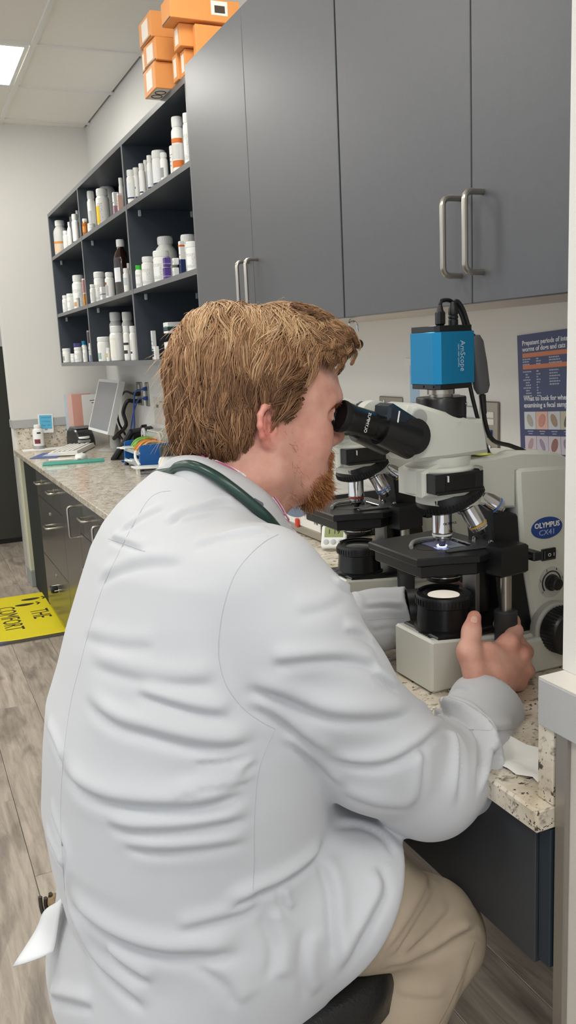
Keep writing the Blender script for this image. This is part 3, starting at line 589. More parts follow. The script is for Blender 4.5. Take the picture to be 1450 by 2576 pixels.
for k, z in enumerate([-0.052, -0.058, -0.0645, -0.082, -0.089, -0.0955, -0.102, -0.1085, -0.115, -0.1215, -0.128, -0.1345, -0.141]):
    z = -0.05+(z+0.05)*0.86
    for c, (a, b) in enumerate(((0.016, 0.045), (0.058, 0.074), (0.097, 0.135))):
        if c == 2 and k > 8: continue
        ind = 0.008 if c == 0 and k in (4, 5, 7, 8, 10, 11) else 0
        x = a+ind
        while x < b-0.004-0.01*r_.random():
            L_ = r_.uniform(0.003, 0.007); g.box(-0.0021, -0.0017, -x-L_, -x, z-0.0014, z+0.0014); x += L_+0.0013
obj('small_print', g, M_PL, po_, kind='stuff')
EGGS = [[('dfe3e6', 'b9b3a8', 0.8), ('eec3b4', 'd99a88', 1.0), ('dcdcdf', 'b09880', 0.85), ('cfcbb0', '6a6250', 0.6), ('d8d2c8', 'a89a8a', 0.8)],
        [('d6c9d3', 'b89aa0', 0.7), ('cfc6d0', '9c8fa6', 0.6), ('d2c8d2', '9a6a60', 0.95), ('cdc4d2', '8f86a0', 0.9), ('cfc8d0', '9a90a0', 0.8)],
        [('d8d4d0', 'c2a89a', 0.8), ('d8d4d0', 'b88a7a', 1.0), ('dedad6', 'b09890', 0.8), ('d2ccc8', 'a08a80', 0.8), ('d2ccc8', 'a08a80', 0.8)]]
for j, rowe in enumerate(EGGS):
    z = -0.180-0.051*j
    for i, (c1, c2, w_) in enumerate(rowe):
        y = -0.016-0.0368*i-0.018
        p_ = obj('picture', MB().box(-0.0024, -0.0017, y-0.0178, y+0.018, z-0.0185, z+0.0185), mat('egg_picture_'+c1, c1, 0.5, var=0.03), po_)
        a = 0.4 if (i+j) % 2 else -0.5
        obj('egg', MB().prism([(y+0.0095*w_*math.cos(t_)*math.cos(a)-0.0145*math.sin(t_)*math.sin(a), z+0.0095*w_*math.cos(t_)*math.sin(a)+0.0145*math.sin(t_)*math.cos(a)) for t_ in np.linspace(0, 2*PI, 24, endpoint=False)], 'x', -0.0029, -0.0024), mat('egg_'+c2, c2, 0.5, var=0.15, vscale=300), p_)
        g = MB()
        for q in range(2): g.box(-0.0022, -0.0017, y-0.009+0.003*q, y+0.009-0.003*q, z-0.0235-0.005*q, z-0.0218-0.005*q)
        obj('caption', g, M_PL, po_)
# ---------------------------------------------------------------- microscopes
M_IV = mat('ivory_enamel', 'd9dad0', 0.35, var=0.015, vscale=10, bump=0.04, bscale=900)
M_STG = mat('stage_black', '1c1d1f', 0.32, var=0.08, vscale=200)
M_GLS = mat('slide_glass', 'b9c4ff', 0.05, trans=0.75, alpha=0.6)
M_LOGO = mat('logo_blue', '21458f', 0.35)
def objective(o, d, r, L, ring, parent, name='objective'):
    t = obj(name, MB().lathe([(r, 0), (r, L*0.62), (r*1.02, L*0.63), (r*1.02, L*0.66), (r, L*0.67), (r, L*0.78), (r*0.92, L*0.80), (r*0.9, L*0.86), (r*0.45, L*0.97), (r*0.4, L), (0, L)], o, d, 28), M_CHROME, parent)
    d = np.array(d, float)/np.linalg.norm(d); o = np.array(o, float)
    obj('colour_ring', MB().lathe([(r*1.015, 0), (r*1.015, L*0.05)], o+d*L*0.68, d, 28), ring, t)
    obj('dark_ring', MB().lathe([(r*1.012, 0), (r*1.012, L*0.03)], o+d*L*0.03, d, 28), M_BLACKM, t)
    obj('front_lens', MB().lathe([(r*0.4, 0), (r*0.34, L*0.05), (0, L*0.05)], o+d*L*0.985, d, 20), M_BLACKM, t)
    return t
def microscope(label, loc, camera, rz=0.0):
    """compound microscope, local x runs from the eyepieces to the back, camera side is -y, z=0 on the counter"""
    t = thing('microscope', label, 'microscope', loc, rz)
    # base: wedge front, flat rear
    ob = MB().prism([(-0.052, 0.0), (-0.058, 0.004), (-0.0575, 0.0815), (-0.053, 0.0845), (0.06, 0.072), (0.115, 0.062), (0.30, 0.060), (0.30, 0.0)], 'y', -0.050, 0.056, 0.004)
    base = obj('base', ob, M_IV, t)
    obj('side_wing', MB().prism([(0.02, -0.0), (0.02, 0.055), (0.07, 0.058), (0.30, 0.058), (0.30, 0.0)], 'y', -0.064, -0.048, 0.004), M_IV, t)
    obj('seam', MB().box(0.018, 0.0205, -0.0655, -0.052, 0.0, 0.06), mat('seam_grey', '8f9089', 0.6), t)
    obj('top_plate', MB().prism([(-0.043, -0.0465), (-0.043, 0.05), (0.14, 0.05), (0.14, -0.030), (0.03, -0.0465)], 'z', 0.076, 0.0865, 0.002), M_BLACK, t)
    lamp = obj('lamp_housing', MB().lathe([(0.047, 0.084), (0.047, 0.088), (0.043, 0.090), (0.0405, 0.122), (0.0405, 0.126)], (0, 0, 0), (0, 0, 1), 40), M_BLACKM, t)
    rg = MB().lathe([(0.0405, 0.122), (0.0435, 0.124), (0.0435, 0.137), (0.042, 0.140), (0.032, 0.1405), (0.0265, 0.137)], (0, 0, 0), (0, 0, 1), 40)
    for k in range(44):
        a = 2*PI*k/44; rg.box(0.043, 0.0447, -0.0014, 0.0014, 0.126, 0.1355, 0, Matrix.Rotation(a, 4, 'Z'))
    obj('knurled_ring', rg, M_BLACK, lamp)
    obj('filter_clip', MB().tube(arc((0, 0, 0.1425), 0.0385, 0.3, 2.3, 12, w=(0, 1, 0)), 0.0022, 6), M_BLACK, lamp)
    lens_m = mat('lit_lens', 'fff3e0', 0.25, var=0.2, vscale=500, bump=0.8, bscale=900, emit=0.6) if camera else mat('dull_lens', '9a9a98', 0.2)
    obj('field_lens', MB().lathe([(0.0268, 0.1365), (0.02, 0.1385), (0.0, 0.1395)], (0, 0, 0), (0, 0, 1), 32), lens_m, lamp)
    text('maker_name', 'OLYMPUS', 0.0078, (-0.0483, -0.020, 0.0852), (0.0, -1, 0.0), (1, 0.0, -0.11), M_INK, t, 0.0004)
    # dark pillar and ivory arm
    obj('pillar', MB().prism([(0.088, 0.06), (0.052+0.012, 0.278), (0.132, 0.250), (0.155, 0.06)], 'y', -0.034, 0.034, 0.003), M_BLACK, t)
    obj('rack', MB().box(0.054, 0.078, -0.016, 0.02, 0.10, 0.205, 0.002), M_BLACKM, t)
    obj('rack_plate', MB().box(0.047, 0.055, -0.02, 0.016, 0.102, 0.182, 0.001), mat('grey_metal_plate', '8c8c8a', 0.35, metal=0.8), t)
    arm = obj('arm', MB().prism([(0.150, 0.05), (0.122, 0.19), (0.113, 0.300), (0.112, 0.326), (0.118, 0.329), (0.23, 0.324), (0.262, 0.30), (0.268, 0.05)], 'y', -0.042, 0.042, 0.005), M_IV, t)
    obj('top_arm', MB().prism([(-0.058, 0.302), (-0.058, 0.340), (-0.03, 0.350), (0.07, 0.351), (0.12, 0.355), (0.19, 0.348), (0.232, 0.330), (0.232, 0.320), (0.113, 0.324), (0.113, 0.268), (0.085, 0.270), (-0.02, 0.298)], 'y', -0.036, 0.036, 0.004), M_IV, t)
    rb = MB(); n = 24
    obj('turret_mount', MB().lathe([(0.052, 0.302), (0.055, 0.306), (0.055, 0.340), (0.052, 0.344), (0.0, 0.344)], (-0.006, 0, 0), (0, 0, 1), 40), M_IV, t)
    sl = obj('filter_slot', MB().box(-0.052, 0.034, -0.0585, -0.03, 0.309, 0.338, 0.001), M_BLACK, t)
    obj('slot_window', MB().box(-0.034, 0.018, -0.0592, -0.058, 0.314, 0.334), mat('slot_dark', '060607', 0.2), sl)
    obj('slot_lever', MB().box(-0.031, -0.0295, -0.0615, -0.0585, 0.326, 0.335), M_WHITE, sl)
    obj('slot_lip', MB().box(-0.050, 0.032, -0.0625, -0.058, 0.308, 0.3125, 0.001), M_BLACKM, sl)
    obj('lock_screw', MB().cyl((0.028, -0.046, 0.341), (0.028, -0.060, 0.341), 0.0035, n=12), M_CHROME, t)
    # logo side of the arm
    lg = MB().lathe([(0.031, 0), (0.031, 0.0012), (0.0, 0.0012)], (0.168, -0.0418, 0.230), (0, -1, 0), 40)
    s = 0.0175/0.031
    lg.v = [(x, y, 0.230+(z-0.230)*s) for x, y, z in lg.v]
    lo = obj('logo_badge', lg, M_LOGO, t)
    text('logo_name', 'OLYMPUS', 0.0118, (0.168, -0.0432, 0.2345), (1, 0, 0), (0, 0, 1), M_WHITE, lo, 0.0003, sx=0.98, bold=0.0003)
    text('logo_model', 'CX41', 0.0125, (0.168, -0.0432, 0.2225), (1, 0, 0), (0, 0, 1), mat('logo_pale', 'a9b6d6', 0.4), lo, 0.0003, sx=1.1)
    sw = obj('power_switch', MB().box(0.157, 0.185, -0.0455, -0.041, 0.177, 0.196, 0.001), M_BLACK, t)
    obj('rocker', MB().box(0.159, 0.183, -0.0485, -0.045, 0.179, 0.194, 0.0015), M_BLACKM, sw)
    text('switch_marks', 'O  I', 0.008, (0.172, -0.0488, 0.1865), (1, 0, 0), (0, 0, 1), M_PAPER, sw, 0.0002)
    dl = obj('dial_plate', MB().lathe([(0.0255, 0), (0.0255, 0.0008), (0, 0.0008)], (0.178, -0.0420, 0.139), (0, -1, 0), 36), mat('dial_grey', 'c3c4bc', 0.4), t)
    obj('dial_scale', MB().tube(arc((0.178, -0.0433, 0.139), 0.0185, -0.7, PI+0.7, 24), 0.0011, 6), M_BLACK, dl)
    obj('brightness_dial', MB().lathe([(0.0135, 0), (0.0135, 0.004), (0.0108, 0.005), (0.0100, 0.016), (0.0085, 0.0175), (0, 0.0175)], (0.178, -0.0428, 0.139), (0, -1, 0), 28), M_BLACK, dl)
    for k, s_ in enumerate('123456'):
        a = PI*1.22-k*(PI*1.44/5); text('dial_digit', s_, 0.0055, (0.178+0.0225*math.cos(a), -0.0432, 0.139+0.0225*math.sin(a)), (1, 0, 0), (0, 0, 1), M_INK, dl, 0.0002)
    kn = obj('coarse_focus_knob', MB().lathe([(0.042, 0), (0.043, 0.004), (0.043, 0.014), (0.040, 0.018), (0.0, 0.018)], (0.178, -0.0415, 0.066), (0, -1, 0), 36), mat('knob_collar', 'b9bab2', 0.4), t)
    fk = MB().lathe([(0.037, 0.018), (0.038, 0.020), (0.036, 0.045), (0.033, 0.049), (0.0, 0.049)], (0.178, -0.0415, 0.066), (0, -1, 0), 36)
    for k in range(40):
        a = 2*PI*k/40; c, s_ = math.cos(a), math.sin(a)
        fk.tube([(0.178+0.0378*c, -0.0615, 0.066+0.0378*s_), (0.178+0.0362*c, -0.086, 0.066+0.0362*s_)], 0.0011, 5)
    obj('fine_focus_knob', fk, M_BLACK, kn)
    k2 = obj('far_focus_knob', MB().lathe([(0.042, 0), (0.043, 0.014), (0.036, 0.018), (0.034, 0.049), (0, 0.049)], (0.178, 0.0415, 0.066), (0, 1, 0), 30), M_BLACK, t)
    # nosepiece and objectives
    tilt = np.array([-0.30, 0.0, -1.0]); tilt /= np.linalg.norm(tilt)
    nz = obj('nosepiece', MB().lathe([(0.046, 0.0), (0.050, 0.012), (0.050, 0.028)], (0.012, 0, 0.312), (-0.05, 0, -1), 40), M_IV, t)
    cz = np.array([0.014, 0, 0.292]); ax = np.array([0.33, 0, -0.94])
    rt = MB().lathe([(0.0, -0.018), (0.050, -0.016), (0.052, -0.010), (0.0535, 0.0), (0.0515, 0.006), (0.042, 0.012), (0.0, 0.014)], cz, ax, 44)
    for k in range(60):
        a = 2*PI*k/60; u, w_, d_ = frame(ax); p = cz+0.0535*(math.cos(a)*u+math.sin(a)*w_); rt.tube([p-d_*0.004, p+d_*0.004], 0.0012, 4)
    obj('nosepiece_ring', rt, M_BLACK, nz)
    u, w_, d_ = frame(ax)
    R_ = mat('ring_red', 'a03028', 0.4); Yl = mat('ring_yellow', 'd8a92c', 0.4); Bl = mat('ring_blue', '5a86c8', 0.4)
    # ring of four: one points straight down over the lamp, others swing back and up
    objective((-0.004, -0.004, 0.276), (0.0, 0.0, -1.0), 0.0152, 0.057, R_ if not camera else M_WHITE, nz)
    objective((0.024, -0.030, 0.281), (0.42, -0.22, -0.88), 0.0145, 0.048, Yl if camera else Bl, nz)
    objective((0.046, 0.024, 0.284), (0.62, 0.25, -0.74), 0.0140, 0.036, Bl, nz)
    objective((0.052, -0.022, 0.295), (0.78, -0.22, -0.58), 0.0142, 0.048, Bl if camera else Yl, nz)
    if camera: text('objective_name', 'OLYMPUS', 0.0055, (0.0005, -0.0193, 0.254), (1, 0, 0), (0, 0, 1), M_INK, nz, 0.0002)
    # stage
    hole = [(0.012*math.cos(a)+0.0, 0.034*math.sin(a)) for a in np.linspace(0, 2*PI, 20, endpoint=False)]
    st = obj('stage', MB().prism([(-0.078, -0.047), (-0.078, 0.098), (0.052, 0.110), (0.075, 0.09), (0.078, -0.02), (0.052, -0.064), (0.012, -0.078), (-0.04, -0.058)], 'z', 0.202, 0.2145, 0.002), M_STG, t)
    obj('stage_skirt', MB().prism([(-0.070, -0.045), (-0.070, 0.09), (0.045, 0.10), (0.05, -0.055), (0.012, -0.070), (-0.036, -0.052)], 'z', 0.183, 0.2025, 0.002), M_BLACK, t)
    obj('stage_opening', MB().lathe([(0.024, 0), (0.024, 0.0004), (0, 0.0004)], (-0.006, 0.006, 0.2145), (0, 0, 1), 28, scale=(1, 1.5)), mat('stage_hole', '040405', 0.3), st)
    if camera:
        sd = obj('glass_slide', MB().box(-0.018, 0.028, -0.022, 0.032, 0.2152, 0.2164), M_GLS, st)
        obj('lit_spot', MB().lathe([(0.008, 0), (0.008, 0.0003), (0, 0.0003)], (-0.002, 0, 0.2166), (0, 0, 1), 24), mat('lit_specimen', 'eaf0ff', 0.4, emit=6.0), sd)
        obj('slide_label', MB().box(0.0, 0.027, -0.0215, -0.008, 0.2164, 0.2167), mat('slide_label', 'a9b0bb', 0.5), sd)
    clip = MB().prism([(-0.018, -0.040), (0.070, -0.052), (0.078, -0.03), (0.072, 0.0), (0.034, 0.008), (0.034, -0.028), (-0.016, -0.028)], 'z', 0.2148, 0.2172, 0.0006)
    obj('slide_holder', clip, mat('holder_grey', '6b6c6e', 0.35, metal=0.6), st)
    obj('holder_edge', MB().box(0.034, 0.037, -0.024, 0.028, 0.2150, 0.2190, 0.0005), M_CHROME, st)
    obj('clip_arm', MB().tube(smooth_path([(0.034, 0.03, 0.218), (0.005, 0.044, 0.2185), (-0.024, 0.042, 0.2185), (-0.044, 0.022, 0.218), (-0.05, 0.012, 0.2175)]), 0.0034, 8), mat('clip_grey', 'a2a3a2', 0.4, metal=0.4), st)
    for x, y in ((0.064, -0.036), (0.060, 0.0)): obj('holder_screw', MB().lathe([(0.004, 0), (0.004, 0.004), (0.002, 0.006), (0, 0.006)], (x, y, 0.217), (0, 0, 1), 14), M_CHROME, st)
    obj('stage_block', MB().prism([(0.040, -0.092), (0.036, -0.06), (0.05, -0.045), (0.096, -0.05), (0.096, -0.085)], 'z', 0.177, 0.222, 0.003), M_BLACK, t)
    gr = MB()
    for k in range(3): gr.box(0.09, 0.108, -0.084+0.011*k, -0.078+0.011*k, 0.198, 0.203, 0.001)
    gr.box(0.104, 0.122, -0.088, -0.055, 0.193, 0.206, 0.002); obj('stage_slide_arm', gr, M_BLACK, t)
    rod = obj('stage_rod', MB().cyl((0.064, -0.072, 0.18), (0.064, -0.072, 0.095), 0.0088, n=24), M_STEEL, t)
    kb = MB().lathe([(0.0155, 0), (0.0175, 0.002), (0.0180, 0.028), (0.0170, 0.030), (0.0165, 0.034), (0.0172, 0.036), (0.0165, 0.066), (0.0, 0.066)], (0.064, -0.072, 0.120), (0, 0, -1), 30)
    obj('stage_control_knob', kb, mat('rubber_grey', '2a2b2d', 0.55), rod)
    k3 = MB().lathe([(0.011, 0), (0.0125, 0.003), (0.0125, 0.05), (0.011, 0.055), (0, 0.055)], (-0.052, -0.026, 0.184), (0, 0, -1), 20)
    if not camera: pass
    cd_ = MB().lathe([(0.036, 0.0), (0.036, 0.010), (0.030, 0.013), (0.030, 0.018), (0.026, 0.024), (0.0, 0.026)], (0.0, 0.0, 0.186), (0, 0, -1), 36)
    obj('condenser', cd_, M_BLACKM, t)
    obj('condenser_ring', MB().lathe([(0.0305, 0), (0.0305, 0.0012)], (0, 0, 0.1715), (0, 0, -1), 36), M_CHROME, t)
    # observation head
    hd = obj('head', MB().prism([(-0.070, 0.357), (-0.02, 0.357), (0.060, 0.359), (0.057, 0.384), (0.050, 0.411), (0.026, 0.412), (-0.022, 0.4275), (-0.066, 0.442), (-0.078, 0.440), (-0.090, 0.415), (-0.078, 0.368)], 'y', -0.040, 0.040, 0.006), M_IV, t)
    obj('head_neck', MB().lathe([(0.042, 0.343), (0.044, 0.346), (0.044, 0.358)], (0.0, 0, 0), (0, 0, 1), 40), M_IV, t)
    obj('pivot_cap', MB().lathe([(0.0125, 0), (0.0125, 0.004), (0, 0.004)], (-0.066, -0.0395, 0.421), (0, -1, 0.0), 24), mat('pivot_grey', 'a9aaa6', 0.4), hd)
    ax = np.array([-0.102, 0, 0.035]); ax /= np.linalg.norm(ax); up = np.array([-ax[2], 0, ax[0]])*-1
    o = np.array([-0.076, 0, 0.395])
    obj('hub', MB().tube([o+(0, -0.052, 0)+ax*0.004, o+(0, 0.052, 0)+ax*0.004], 0.026, 24), M_BLACKM, hd)
    for sgn in (-1, 1):
        y = sgn*0.033
        q = o+np.array([0, y, 0])
        tb = MB().tube([q-ax*0.004-up*0.006, q+ax*0.052-up*0.002], [0.0275, 0.0235], 32)
        tube_ = obj('eyepiece_tube', tb, M_BLACKM, hd)
        ey = MB().lathe([(0.0185, 0.05), (0.0185, 0.064), (0.0192, 0.066), (0.0198, 0.068), (0.0198, 0.100), (0.0205, 0.102), (0.0212, 0.112), (0.0208, 0.118), (0.0175, 0.119), (0.0155, 0.114), (0.0, 0.112)], q-up*0.001, ax, 36)
        e = obj('eyepiece', ey, M_BLACKM, tube_)
        text('eyepiece_name', 'OLYMPUS', 0.0065, q-up*0.001+ax*0.086+np.array([0, -0.0199, 0.0]), up, -ax, M_PAPER, e, 0.0003) if (camera and sgn < 0) else None
        obj('rubber_cup', MB().lathe([(0.0212, 0.111), (0.0226, 0.115), (0.0228, 0.1195), (0.0212, 0.121), (0.018, 0.118)], q-up*0.001, ax, 36), mat('rubber_black', '0d0d0e', 0.6), e)
    sc_ = obj('spacing_scale', MB().lathe([(0.026, -0.010), (0.026, 0.010)], o+ax*0.050+up*0.012, (0, 1, 0), 32, scale=(1, 1)), mat('scale_ivory', 'dcdcd2', 0.4), hd)
    g = MB()
    for k in range(7):
        a = PI*0.5+0.28*k-0.2
        p = o+ax*0.050+up*0.012
        g.tube([p+0.0263*(ax*math.sin(a)+up*math.cos(a))+np.array([0, -0.006, 0]), p+0.0263*(ax*math.sin(a)+up*math.cos(a))+np.array([0, 0.006-0.004*(k % 2), 0])], 0.0005, 4)
    obj('scale_marks', g, M_INK, sc_)
    obj('blue_black_cover', MB().prism([tuple((o-ax*0.004+up*0.006)[[0, 2]]), tuple((o-ax*0.002+up*0.024)[[0, 2]]), tuple((o+ax*0.050+up*0.036)[[0, 2]]), tuple((o+ax*0.057+up*0.030)[[0, 2]]), tuple((o+ax*0.050-up*0.002)[[0, 2]])], 'y', -0.050, 0.05, 0.004), mat('blue_black_enamel', '10202f', 0.3, var=0.2), hd)
    obj('cover_strip', MB().tube([o+ax*0.040+up*0.028+np.array([0, -0.0515, 0]), o+ax*0.036-up*0.006+np.array([0, -0.0515, 0])], 0.0012, 6), M_WHITE, hd)
    return t
S1 = microscope('white compound microscope with a blue camera on top, being used by the man', (0.743, 1.09, CT+0.0004), True)
d2 = on_z(903, 1380, 0.954)-np.array([0.743, 1.09, 0.954])
S2 = microscope('second white compound microscope, without a camera, partly hidden behind the first', (0.743+d2[0], 1.09+d2[1], CT+0.0004), False)
# camera on the trinocular port
cm = thing('microscope_camera', 'bright blue square microscope camera on a black adapter above the microscope head', 'camera', (0.743, 1.09, CT+0.405))
z0 = CT+0.405
obj('port_ring', MB().lathe([(0.040, -0.005), (0.041, 0.006), (0.0, 0.006)], (0, 0, 0), (0, 0, 1), 36), M_IV, cm)
ad = obj('adapter', MB().lathe([(0.0375, -0.005), (0.0375, 0.012), (0.0369, 0.0125), (0.0375, 0.013), (0.0375, 0.040), (0.0365, 0.0415), (0.0, 0.0415)], (0, 0, 0), (0, 0, 1), 40), M_BLACKM, cm)
for a, z in ((-0.75, 0.030), (-1.15, 0.006)):
    obj('set_screw', MB().lathe([(0.0028, 0), (0.0028, 0.0012), (0.0012, 0.0014), (0, 0.0005)], (0.0373*math.cos(a), 0.0373*math.sin(a), z), (math.cos(a), math.sin(a), 0), 12), M_STEEL, ad)
obj('mount_ring', MB().lathe([(0.0175, 0.041), (0.0175, 0.045), (0.0205, 0.0455), (0.0205, 0.0525), (0.018, 0.053)], (0, 0, 0), (0, 0, 1), 36), M_STEEL, cm)
zc = 0.054; hx, hy = 0.0335, 0.0385; ch = 0.007
octo = lambda e, f: [(-hx-e+f, -hy-e), (hx+e-0.001, -hy-e), (hx+e, -hy-e+0.001), (hx+e, hy+e-0.001), (hx+e-0.001, hy+e), (-hx-e+f, hy+e), (-hx-e, hy+e-f), (-hx-e, -hy-e+f)]
M_CBL = mat('anodised_blue', '1b86b8', 0.32, metal=0.55, var=0.03, vscale=400, bump=0.05, bscale=1500)
obj('lower_plate', MB().prism(octo(-0.0025, 0.006), 'z', zc, zc+0.0075, 0.0005), M_BLACKM, cm)
bd = obj('camera_body', MB().prism(octo(0.0, 0.009), 'z', zc+0.0075, zc+0.0825, 0.0006), M_CBL, cm)
obj('upper_plate', MB().prism(octo(-0.0025, 0.006), 'z', zc+0.0825, zc+0.0915, 0.0005), M_BLACKM, cm)
text('camera_name', 'AmScope', 0.0115, (0.012, -hy-0.0005, zc+0.047), (0, 0, -1), (1, 0, 0), mat('silver_print', 'a9c3d0', 0.4), bd, 0.0003)
text('camera_subtitle', 'HDMI 1080P CAMERA', 0.0035, (0.005, -hy-0.0005, zc+0.048), (0, 0, -1), (1, 0, 0), mat('silver_print', 'a9c3d0', 0.4), bd, 0.0002)
for y in (-0.026, 0.0): obj('plate_screw', MB().cyl((-hx+0.002, y, zc+0.004), (-hx-0.0005+0.002, y, zc+0.004), 0.0018, n=8), mat('screw_dark', '050505', 0.3), cm)
zt = zc+0.0915
p1 = obj('cable_plug', MB().box(-0.012, 0.002, -0.014, -0.002, zt, zt+0.022, 0.003).tube([(-0.005, -0.008, zt+0.020), (-0.005, -0.008, zt+0.031)], [0.0055, 0.003], 12), M_BLACK, cm)
p2 = obj('cable_plug', MB().lathe([(0.0072, 0), (0.0072, 0.008), (0.0064, 0.009), (0.0074, 0.011), (0.0074, 0.0135), (0.0064, 0.0145), (0.0074, 0.0165), (0.007, 0.024), (0.004, 0.034), (0, 0.034)], (0.018, -0.008, zt), (0, 0, 1), 18), M_BLACK, cm)
W = lambda x, y, z: (0.743+x, 1.09+y, z0+z)
c1 = obj('camera_cable', MB().tube(smooth_path([W(-0.005, -0.008, zt+0.030), W(0.0, -0.005, zt+0.036), W(0.018, -0.001, zt+0.036), W(0.033, 0.0, zt+0.024), W(0.042, -0.002, zt+0.0), W(0.047, 0.0, zt-0.04), W(0.052, 0.0, zt-0.085), W(0.062, 0.0, zt-0.125), W(0.078, 0.0, zt-0.175), W(0.10, 0.01, zt-0.208), W(0.125, 0.03, zt-0.235)]), 0.0032, 8), M_BLACK, label='black camera cable running from the blue camera past the microscope head', cat='cable')
c2 = obj('camera_cable', MB().tube(smooth_path([W(0.018, -0.008, zt+0.033), W(0.026, -0.008, zt+0.034), W(0.038, -0.006, zt+0.020), W(0.050, -0.006, zt-0.012), W(0.0585, -0.004, zt-0.02), W(0.066, -0.003, zt-0.06), W(0.073, -0.003, zt-0.104), W(0.080, -0.002, zt-0.150), W(0.095, -0.002, zt-0.178), W(0.130, -0.002, zt-0.190), W(0.165, 0.0, zt-0.206), W(0.188, 0.0, zt-0.236), W(0.205, 0.0, zt-0.242), W(0.30, 0.0, zt-0.26)]), 0.0036, 8), M_BLACK, label='black camera cable with a grey oval ferrite core, lying over the arm', cat='cable')
obj('ferrite_core', MB().lathe([(0.0, -0.046), (0.009, -0.044), (0.0135, -0.034), (0.0145, 0.0), (0.0135, 0.034), (0.009, 0.044), (0.0, 0.046)], W(0.0660, -0.004, zt-0.060), (0.17, 0, -1), 28, scale=(0.8, 1)), mat('grey_moulded', '5d5d5f', 0.3), c2)
obj('strain_relief', MB().tube([W(0.0735, -0.003, zt-0.106), W(0.077, -0.003, zt-0.135)], [0.0055, 0.0042], 12), M_BLACK, c2)
nt_ = obj('sticky_note', MB().box(0.80, 0.83, 1.075, 1.11, CT+0.3525, CT+0.3532), mat('yellow_note', 'e4e86a', 0.7), label='small yellow sticky note on top of the microscope arm', cat='note')
# ---------------------------------------------------------------- small things by the microscopes
tm = thing('timer', 'white digital kitchen timer leaning on its stand by the second microscope', 'timer', (0.995, 1.965, CT), rz=-0.62)
TM = Matrix.Rotation(math.radians(38), 4, 'X')
b = MB().prism([(x, z) for x, z in [(-0.033, 0.006), (-0.027, 0.0), (0.027, 0.0), (0.033, 0.006), (0.033, 0.062), (0.027, 0.068), (-0.027, 0.068), (-0.033, 0.062)]], 'y', -0.007, 0.009, 0.003)
def tilt(m): m.v = [tuple(TM.inverted() @ Vector(p)+Vector((0, 0, 0.006))) for p in m.v]; return m
obj('timer_body', tilt(b), M_WHITE, tm)
lc = obj('display', tilt(MB().box(-0.025, 0.025, -0.0078, -0.0065, 0.030, 0.060, 0.0004)), mat('lcd_green', '8f9a62', 0.25), tm)
tx = text('digits', '1 19', 0.019, (0, -0.0082, 0.045), (1, 0, 0), (0, 0, 1), M_INK, tm, 0.0002); tx.data.transform(Matrix.Translation((0, 0, 0.006)) @ TM.inverted())
for x in (-0.019, 0.0, 0.019): obj('button', tilt(MB().lathe([(0.0075, 0), (0.0075, 0.0015), (0.005, 0.0022), (0, 0.0022)], (x, -0.0068, 0.016), (0, -1, 0), 18)), mat('button_grey', 'b9bcc0', 0.4), tm)
obj('stand', MB().box(-0.02, 0.02, 0.028, 0.046, 0.0, 0.003).box(-0.02, 0.02, 0.042, 0.045, 0.0, 0.03), M_WHITE, tm)
bx = thing('centrifuge', 'white tabletop centrifuge with a blue-grey arc and red switch, behind the beard', 'lab device', (1.012, 2.215, CT))
obj('housing', MB().box(0.004, 0.185, -0.145, 0.30, 0.012, 0.13, 0.006), mat('device_white', 'dddcd6', 0.4), bx)
fp = obj('front_panel', MB().box(0.0, 0.005, -0.142, 0.297, 0.026, 0.122, 0.001), mat('panel_white', 'e6e3dc', 0.4), bx)
obj('arc_graphic', MB().prism([(0.05+0.135*math.cos(a), 0.106+0.062*math.sin(a)) for a in np.linspace(PI, 2*PI, 30)], 'x', -0.0006, 0.0), mat('slate_blue_print', '66758c', 0.45), fp)
text('device_name', 'StatSpin', 0.034, (-0.001, 0.06, 0.092), (0, -1, 0), (0, 0, 1), M_PAPER, fp, 0.0003, bold=0.0006)
text('device_model', 'PW', 0.016, (-0.001, -0.118, 0.05), (0, -1, 0), (0, 0, 1), M_INK, fp, 0.0003)
obj('red_switch', MB().box(-0.010, 0.0, -0.01, 0.006, 0.020, 0.046, 0.003), mat('red_plastic', 'c8371f', 0.3), fp)
obj('metal_base', MB().box(-0.002, 0.18, -0.147, 0.302, 0.004, 0.026, 0.001), M_STEEL, bx); obj('dark_end', MB().box(0.001, 0.182, -0.152, -0.1455, 0.004, 0.128, 0.001), M_BLACK, bx)
def tissue(name, label, c, sx, sy, seed, amp=0.006, rz=0.0, m=M_PAPER):
    r = np.random.default_rng(seed); n = 9; g = r.normal(size=(n, n))*amp
    g = np.abs((g+np.roll(g, 1, 0)+np.roll(g, 1, 1))/2)
    rows = [[((i/(n-1)-0.5)*sx+r.normal()*0.003, (j/(n-1)-0.5)*sy+r.normal()*0.003, 0.0008+g[i, j]) for j in range(n)] for i in range(n)]
    return obj(name, MB().sheet(rows), m, label=label, cat='paper', loc=c, rz=rz, smooth=80)
tissue('tissue', 'crumpled white tissue behind the timer and second microscope base', (1.04, 1.80, CT+0.001), 0.10, 0.14, 4, 0.018)
tissue('paper_towel', 'white paper towel lying on the counter beside the grey partition cap', (0.668, 0.80, CT+0.001), 0.075, 0.12, 9, 0.003, 0.2)
